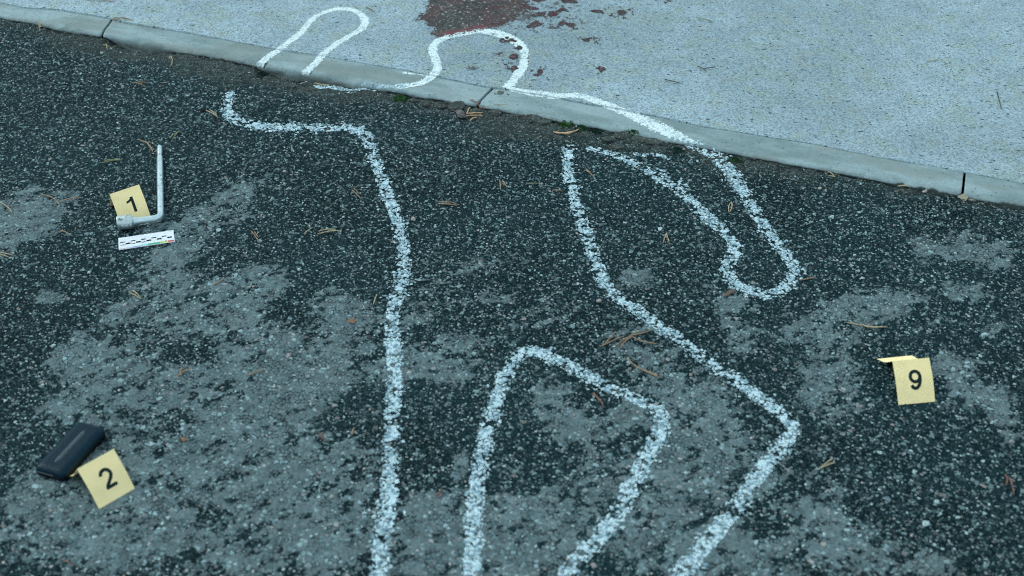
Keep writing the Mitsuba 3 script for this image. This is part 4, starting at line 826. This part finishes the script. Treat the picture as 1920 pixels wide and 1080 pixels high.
# ------------------------------------------------------------------ numbered markers
def ell(cx, cy, rx, ry, a, c, n=24):
    t = np.radians(np.linspace(a, c, n)); return list(zip(cx + rx * np.cos(t), cy + ry * np.sin(t)))
def pen(*lines): return shapely.union_all([shapely.LineString(l).buffer(0.082, cap_style='flat', join_style='round') for l in lines])
NUMERALS = {'1': shapely.union_all([shapely.box(0.24, 0, 0.385, 1.0), shapely.Polygon([(0.30, 1.0), (0.22, 0.90), (0.12, 0.82), (0.0, 0.77), (0.0, 0.63), (0.14, 0.68), (0.28, 0.77), (0.34, 0.9)])]),
            '2': pen(ell(0.33, 0.67, 0.255, 0.255, 172, -20) + [(0.555, 0.56), (0.48, 0.45), (0.33, 0.31), (0.19, 0.19), (0.130, 0.082), (0.66, 0.082)]),
            '9': pen(ell(0.33, 0.665, 0.250, 0.262, 0, 360, 40), [(0.58, 0.69), (0.578, 0.56), (0.565, 0.44), (0.535, 0.32), (0.485, 0.215), (0.42, 0.135), (0.345, 0.088), (0.27, 0.082), (0.20, 0.105), (0.145, 0.16), (0.105, 0.25)])}
def marker(num, TL, TR, BR, BL, zf, back, curl, nw, nh, na, nb, lab):
    """a folded card: front panel with its number towards the camera, back panel behind the fold"""
    key = fresh('evidence_marker')
    labels[key] = {'label': lab, 'category': 'evidence marker', 'group': 'numbered yellow markers on the asphalt'}
    def corner(c, z): return np.array([c[0], c[1], z])
    tl, tr = corner(TL, zf), corner(TR, zf)
    br, bl = corner(BR, gz(*BR) + 0.0006), corner(BL, gz(*BL) + 0.0006)
    n0 = np.cross(tr - tl, bl - tl); n0 /= np.linalg.norm(n0)
    if n0[2] < 0: n0 = -n0
    def panel(c, bulge, n0):
        def S(a, b):
            a, b = np.asarray(a)[..., None], np.asarray(b)[..., None]
            q = (c[0] * (1 - a) + c[1] * a) * (1 - b) + (c[3] * (1 - a) + c[2] * a) * b
            return q + n0 * (bulge * np.sin(np.pi * np.clip(b, 0, 1)) ** 1.3) * (1 + 0.4 * (a - 0.5))
        return S
    def sheet(S, n0, th=0.00045, na_=12, nb_=18):
        A, Bq = np.meshgrid(np.linspace(0, 1, na_), np.linspace(0, 1, nb_))
        top = S(A, Bq).reshape(-1, 3); bot = top - n0 * th
        idx = np.arange(na_ * nb_).reshape(nb_, na_); m = na_ * nb_
        a, b, c, d = idx[:-1, :-1].ravel(), idx[:-1, 1:].ravel(), idx[1:, 1:].ravel(), idx[1:, :-1].ravel()
        F = [np.stack([a, d, c], 1), np.stack([a, c, b], 1), np.stack([a + m, c + m, d + m], 1), np.stack([a + m, b + m, c + m], 1)]
        loop = np.concatenate([idx[0], idx[1:, -1], idx[-1, -2::-1], idx[-2:0:-1, 0]])
        nx = np.roll(loop, -1)
        F += [np.stack([loop, nx, nx + m], 1), np.stack([loop, nx + m, loop + m], 1)]
        return np.vstack([top, bot]), np.vstack(F)
    S = panel((tl, tr, br, bl), curl, n0)
    scene[key + '__front_panel'] = ply(sheet(S, n0), 'card_mat', smooth=30)
    # number, printed: laid on the panel's own surface
    tm = trimesh.creation.extrude_polygon(NUMERALS[num], 0.02)
    tm = trimesh.Trimesh(*trimesh.remesh.subdivide_to_size(tm.vertices, tm.faces, 0.12), process=False)
    v = np.array(tm.vertices); lo, hi = v.min(0), v.max(0)
    a = na + (v[:, 0] - (lo[0] + hi[0]) / 2) / (hi[0] - lo[0]) * nw
    b = nb - (v[:, 1] - (lo[1] + hi[1]) / 2) / (hi[1] - lo[1]) * nh
    q = S(a, b) + n0 * (0.0003 + 0.0002 * (v[:, 2:3] > 0.01))
    scene[key + '__front_panel__numeral'] = ply((q, tm.faces), 'ink_mat')
    labels[key + '__front_panel__numeral'] = {'label': 'dark printed numeral ' + num}
    bb = [corner(c, gz(*c) + 0.0006) for c in back]          # back left, back right on the ground
    n1 = np.cross(tr - tl, bb[0] - tl); n1 /= np.linalg.norm(n1)
    if n1[2] < 0: n1 = -n1
    S2 = panel((tl - n0 * 0.0003, tr - n0 * 0.0003, bb[1], bb[0]), -0.004, n1)
    scene[key + '__back_panel'] = ply(sheet(S2, n1), 'card_mat', smooth=30)

for args in MARKERS: marker(*args)

# ------------------------------------------------------------------ photo scale
def scale_card():
    o, xd = np.array(SCALE_TL), np.array(SCALE_X); yd = np.array([xd[1], -xd[0]])
    L, W = 0.1005, 0.0395
    zs = [gz(*(o + xd * a + yd * b)) for a in (0.002, L / 2, L - .002) for b in (.002, W - .002)]
    z0 = max(zs) + 0.0002
    def slab(a0, a1, b0, b1, z, th):
        m = trimesh.creation.box((a1 - a0, b1 - b0, th))
        v = np.array(m.vertices) + [(a0 + a1) / 2, (b0 + b1) / 2, 0]
        q = o + v[:, :1] * xd + v[:, 1:2] * yd
        f = np.array(m.faces)[:, ::-1]
        return trimesh.Trimesh(np.column_stack([q, v[:, 2] + z]), f, process=False)
    labels['photo_scale'] = {'label': 'white measuring scale with black bars and a colour strip below the wrench', 'category': 'ruler'}
    scene['photo_scale__card'] = ply(slab(0, L, 0, W, z0 + 0.0006, 0.0012), 'scale_white')
    n = 0
    def bar(a0, a1, b0, b1):
        nonlocal n
        scene['photo_scale__bar' + ('' if n == 0 else '_%03d' % n)] = ply(slab(a0, a1, b0, b1, z0 + 0.00125, 0.0003), 'ink_mat'); n += 1
    for k in range(10):
        a = 0.003 + k * 0.0094
        if k % 2 == 0:
            bar(a, a + 0.0085, 0.0150, 0.0182)
            if k < 5: bar(a, a + 0.0085, 0.0248, 0.0268)
        else:
            bar(a, a + 0.0089, 0.0208, 0.0254)
    cols = [('pink', 0.001, 0.013), ('lilac', 0.013, 0.024), ('blue', 0.024, 0.040), ('cyan', 0.040, 0.052), ('green', 0.052, 0.074), ('lime', 0.074, 0.081), ('yellow', 0.081, 0.088), ('red', 0.088, 0.0995)]
    for k, (c, a0, a1) in enumerate(cols):
        key = 'photo_scale__colour_patch' + ('' if k == 0 else '_%03d' % k)
        scene[key] = ply(slab(a0, a1 - 0.0002, 0.0335 if k > 2 else 0.0362, 0.0385, z0 + 0.00125, 0.0003), 'scale_' + c)
        labels[key] = {'label': c + ' colour patch'}
scale_card()

# ------------------------------------------------------------------ wheel wrench
def wrench():
    zg = max(gz(-0.715, 1.965), gz(-0.70, 1.97), gz(-0.73, 1.962))
    zs = zg + 0.0142
    labels['wheel_wrench'] = {'label': 'grey steel l shaped wheel wrench with a socket end in front of the first marker', 'category': 'wrench'}
    tip = np.array([-0.7300, 2.2650, gz(-0.730, 2.265) + 0.0056]); bend = np.array([-0.6622, 1.9800, zs]); sock = np.array([-0.7095, 1.9690, zs])
    d1 = (tip - bend) / np.linalg.norm(tip - bend); d2 = (sock - bend) / np.linalg.norm(sock - bend)
    R = 0.016
    a, b = bend + d1 * R, bend + d2 * R
    arc = [(1 - t) ** 2 * a + 2 * t * (1 - t) * bend + t * t * b for t in np.linspace(0, 1, 12)]
    neck = tip + (a - tip) * 0.115
    line = [neck + (a - neck) * t for t in np.linspace(0, 0.97, 30)]
    path = line + arc + [b + (sock - b) * t for t in np.linspace(0.15, 1, 8)]
    rad = [0.0040 + (0.0063 - 0.0040) * min(1, k / 3.0) for k in range(len(path))]
    for k in range(4): rad[-1 - k] += 0.0022 * (1 - k / 4) ** 2
    scene['wheel_wrench__handle'] = ply(tube(path, rad, 24), 'steel_mat', smooth=45)
    ts = [(0, 0.0040), (0.002, 0.0050), (0.006, 0.0053), (0.029, 0.0053), (0.033, 0.0050), (0.035, 0.0038), (0.040, 0.0038)]
    scene['wheel_wrench__tip'] = ply(tube([tip - d1 * t for t, _ in ts], [r for _, r in ts], 24), 'steel_mat', smooth=35)
    ax = d2.copy(); ax[2] = 0; ax /= np.linalg.norm(ax)
    prof = [(0, 0.0078), (0.0015, 0.0108), (0.004, 0.0131), (0.006, 0.0136), (0.0285, 0.0136), (0.0302, 0.0126), (0.0302, 0.0102)]
    out = tube([sock + ax * t for t, _ in prof], [r for _, r in prof], 36, cap=False)
    bore = tube([sock + ax * t for t in (0.0302, 0.0290, 0.012)], [0.0102, 0.0096, 0.0094], 6, cap=True)
    bore.invert()
    m = trimesh.util.concatenate([out, bore])
    scene['wheel_wrench__socket'] = ply(m, 'worn_steel_mat', smooth=30)
wrench()

# ------------------------------------------------------------------ phone
def loft(w, l, sections, n=14):
    """sections: (height, inset, corner radius)"""
    rings = []
    for z, ins, r in sections:
        a, b = w / 2 - ins, l / 2 - ins
        q = []
        for cx, cy, t0 in ((a - r, b - r, 0), (-a + r, b - r, 90), (-a + r, -b + r, 180), (a - r, -b + r, 270)):
            rr = r * (0.72 if cy < 0 else 1.0)
            cx2, cy2 = cx + np.sign(cx) * (r - rr), cy + np.sign(cy) * (r - rr)
            for t in np.linspace(t0, t0 + 90, n):
                q.append((cx2 + rr * math.cos(math.radians(t)), cy2 + rr * math.sin(math.radians(t)), z))
        rings.append(q)
    V = np.array(rings); m, k, _ = V.shape
    V = V.reshape(-1, 3); idx = np.arange(m * k).reshape(m, k)
    a, b, c, d = idx[:-1], np.roll(idx[:-1], -1, 1), np.roll(idx[1:], -1, 1), idx[1:]
    F = np.vstack([np.stack([a.ravel(), b.ravel(), c.ravel()], 1), np.stack([a.ravel(), c.ravel(), d.ravel()], 1)])
    V = np.vstack([V, [[0, 0, sections[0][0]], [0, 0, sections[-1][0]]]])
    i = np.arange(k)
    F = np.vstack([F, np.stack([np.full(k, m * k), (i + 1) % k, i], 1), np.stack([np.full(k, m * k + 1), idx[-1][i], idx[-1][(i + 1) % k]], 1)])
    return trimesh.Trimesh(V, F, process=False)
def phone():
    cx, cy, rot = PHONE
    z0 = max(gz(cx + a, cy + b) for a in (-.02, 0, .02) for b in (-.04, -.02, 0, .02, .04)) - 0.001
    place = lambda m: moved(m, cx, cy, z0, rot)
    labels['mobile_phone'] = {'label': 'thick black mobile phone lying beside the second marker', 'category': 'phone'}
    W, L = 0.052, 0.109
    place_flat = place
    def place(m):
        m = m.copy(); m.vertices = np.array(m.vertices) * [1, 1, 1.18]
        return place_flat(m)
    scene['mobile_phone__body'] = ply(place(loft(W, L, [(0, 0.003, 0.008), (0.0015, 0.0006, 0.010), (0.004, 0, 0.0105), (0.008, 0, 0.0105), (0.0086, 0.0005, 0.010)])), 'phone_side_mat', smooth=35)
    top = [(0.0087, 0.0004, 0.0105), (0.0105, 0.0004, 0.0105), (0.0122, 0.0014, 0.0100), (0.0131, 0.0032, 0.0090)]
    for t in (0.06, 0.14, 0.24, 0.36, 0.50, 0.93): top.append((0.0131 + 0.0017 * math.sin(min(t / 0.36, 1) * math.pi / 2), 0.0032 + 0.0195 * t, 0.009 * (1 - t) + 0.0012))
    scene['mobile_phone__cover'] = ply(place(loft(W, L, top)), 'phone_mat', smooth=40)
    bar = trimesh.creation.box((0.026, 0.0009, 0.0011)); bar.apply_translation([-0.006, -L / 2 + 0.0002, 0.0078])
    scene['mobile_phone__trim'] = ply(place(bar), 'phone_trim_mat')
    labels['mobile_phone__trim'] = {'label': 'thin silver trim on the near end'}
    m = tube([(0.0, t, 0.01435) for t in np.linspace(-0.031, 0.031, 16)], 0.0006, 8)  # reflection streak on the cover, built as a paler raised strip with end dots
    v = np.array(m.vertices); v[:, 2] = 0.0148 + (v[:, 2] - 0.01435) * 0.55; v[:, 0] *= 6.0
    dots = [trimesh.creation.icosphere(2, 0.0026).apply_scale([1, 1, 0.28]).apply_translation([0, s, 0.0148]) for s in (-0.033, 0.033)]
    scene['mobile_phone__sheen_strip'] = ply(place(trimesh.util.concatenate([trimesh.Trimesh(v, m.faces, process=False)] + dots)), 'phone_sheen_mat', smooth=40)
    labels['mobile_phone__sheen_strip'] = {'label': 'faint raised strip standing in for the sheen along the middle of the cover'}
phone()

# ------------------------------------------------------------------ needles, moss, litter
def needle_mesh(lines, seed, r=0.00085):
    parts = []
    for k, l in enumerate(lines):
        P = np.array(l); t = np.concatenate([[0], np.cumsum(np.linalg.norm(np.diff(P, axis=0), axis=1))])
        tt = np.linspace(0, t[-1], max(8, int(t[-1] / 0.004)))
        Q = CubicSpline(t, P)(tt) if len(P) > 2 else np.stack([np.interp(tt, t, P[:, j]) for j in (0, 1)], 1)
        s = tt / t[-1]
        z = ground_z(Q[:, 0], Q[:, 1])
        z = np.maximum(np.convolve(np.pad(z, 2, mode='edge'), np.ones(5) / 5, 'valid'), z) + r + 0.0009 + 0.0016 * k + 0.004 * np.sin(np.pi * s) * NPB.cell(seed, k)
        rad = r * np.clip(np.minimum(1.15, 0.35 + 6 * (1 - s)) * np.minimum(1, 0.55 + 5 * s), 0.2, 1.2)
        parts.append(tube(np.column_stack([Q, z]), rad, 6))
    return trimesh.util.concatenate(parts)
def add_needles(L, group, base):
    for k, (nm, lines, tone, lab) in enumerate(L):
        key = fresh('pine_needle_pair' if len(lines) == 2 else 'pine_needle_tuft' if len(lines) > 2 else 'pine_needle')
        scene[key] = ply(needle_mesh(lines, base + k, 0.0012 if tone == 'b' else 0.0009), 'needle_' + tone, smooth=60)
        labels[key] = {'label': lab, 'category': 'pine needle', 'group': group}
add_needles(NEEDLES, 'dry pine needles scattered on the asphalt', 0)
add_needles(NEEDLES_P, 'dry pine needles lying on the concrete', 200)

for k_, (x, y, rx, ry, tone, lab) in enumerate(MOSS):
    rg = np.random.default_rng(300 + k_)
    parts = [moved(lump(rx * 0.8, ry * 0.8, 0.0030, 60 + k_, 3, 0.45), x, y, gz(x, y) - 0.0004, -0.36)]
    vs, fs = [], []
    for j in range(900):
        a, q = rg.random() * 6.28, math.sqrt(rg.random()) * 1.45
        if NPB.fbm(q * math.cos(a) * 1.6 + 9 * k_ + np.zeros(1), q * math.sin(a) * 1.6 + np.zeros(1), 2)[0] < 0.22 + 0.22 * q: continue
        c, s = math.cos(-0.36), math.sin(-0.36)
        px, py = q * math.cos(a) * rx, q * math.sin(a) * ry
        b = np.array([x + c * px - s * py, y + s * px + c * py, 0.0])
        b[2] = gz(b[0], b[1]) + 0.0034 * max(0, 1 - q * q) - 0.001
        d = rg.normal(size=3) * 0.5 + [0, 0, 1.0]; d /= np.linalg.norm(d)
        o = np.cross(d, rg.normal(size=3)); o /= np.linalg.norm(o)
        h, w = rg.uniform(0.002, 0.0045), 0.0007
        i = len(vs) * 4
        o2 = np.cross(d, o)
        vs.append([b + o * w, b - o * w * .5 + o2 * w, b - o * w * .5 - o2 * w, b + d * h]); fs += [[i, i + 1, i + 3], [i + 1, i + 2, i + 3], [i + 2, i, i + 3]]
    parts.append(trimesh.Trimesh(np.array(vs).reshape(-1, 3), fs, process=False))
    key = fresh('moss_clump')
    scene[key] = ply(trimesh.util.concatenate(parts), 'moss_' + tone)
    labels[key] = {'label': lab, 'category': 'moss', 'group': 'moss clumps in the gutter'}

(ax_, ay_), (bx_, by_) = BUD
_m = lump(0.0155, 0.0085, 0.007, 5, 3, 0.4, 2.6)
scene['pine_bud'] = ply(moved(_m, (ax_ + bx_) / 2, (ay_ + by_) / 2, gz(ax_, ay_) + 0.004, math.atan2(by_ - ay_, bx_ - ax_)), 'bud_mat', smooth=50)
labels['pine_bud'] = {'label': 'dark grey pine bud with orange needles beside it in the gutter', 'category': 'pine bud'}
(ax_, ay_), (bx_, by_) = DARKBUD
_m = lump(0.006, 0.0045, 0.004, 9, 3, 0.5, 2.6)
scene['pine_bud_001'] = ply(moved(_m, (ax_ + bx_) / 2, (ay_ + by_) / 2, gz(ax_, ay_) + 0.002, 0.3), 'stone_d', smooth=50)
labels['pine_bud_001'] = {'label': 'small black bud at the end of a pale needle pair by the left chalk line', 'category': 'pine bud'}

def flat_piece(poly, th, lift, seed, bend=0.002):
    P = np.array(poly); c = P.mean(0)
    g = shapely.Polygon(P).buffer(0.0008).simplify(0.0003)
    m = trimesh.creation.extrude_polygon(g, th)
    m = trimesh.Trimesh(*trimesh.remesh.subdivide_to_size(m.vertices, m.faces, 0.004), process=True)
    v = np.array(m.vertices)
    v[:, 2] += gz(*c) + lift + bend * np.sin((v[:, 0] - c[0]) / 0.006 + seed) + 0.0012 * (meshkit.fbm(v / 0.004, 2, seed) - 0.5)
    return trimesh.Trimesh(v, m.faces, process=False)
scene['bark_chip'] = ply(flat_piece(BARK, 0.005, 0.003, 2, 0.0), 'bark_mat')
labels['bark_chip'] = {'label': 'reddish brown bark chip in the gutter right of the middle kerb joint', 'category': 'bark chip'}
for k_, (poly, tone, lab) in enumerate(LEAVES):
    key = fresh('leaf_scrap')
    scene[key] = ply(flat_piece(poly, 0.0005, 0.003, k_), 'leaf_' + tone)
    labels[key] = {'label': lab, 'category': 'leaf', 'group': 'dry leaf scraps on the asphalt'}
def twig(key, P, r0, r1, mat, lab, end=0.0):
    P = np.array(P); t = np.concatenate([[0], np.cumsum(np.linalg.norm(np.diff(P, axis=0), axis=1))]); tt = np.linspace(0, t[-1], 24)
    Q = CubicSpline(t, P)(tt); s = tt / t[-1]
    z = ground_z(Q[:, 0], Q[:, 1]); z = np.maximum(z, np.convolve(np.pad(z, 3, mode='edge'), np.ones(7) / 7, 'valid')) + 0.0022 + 0.002 * s
    r = r0 + (r1 - r0) * s + end * np.exp(-((s - 0.94) / 0.06) ** 2) + 0.0003 * np.sin(s * 40)
    scene[key] = ply(tube(np.column_stack([Q, z]), r, 10), mat, smooth=60)
    labels[key] = {'label': lab, 'category': 'twig'}
twig('twig', TWIG, 0.0007, 0.0016, 'needle_o', 'brown twig with a thick end below the largest needle tuft', 0.0009)
twig('twig_001', TWIG2, 0.0011, 0.0009, 'needle_k', 'dark upright twig on the pale concrete at the far right')
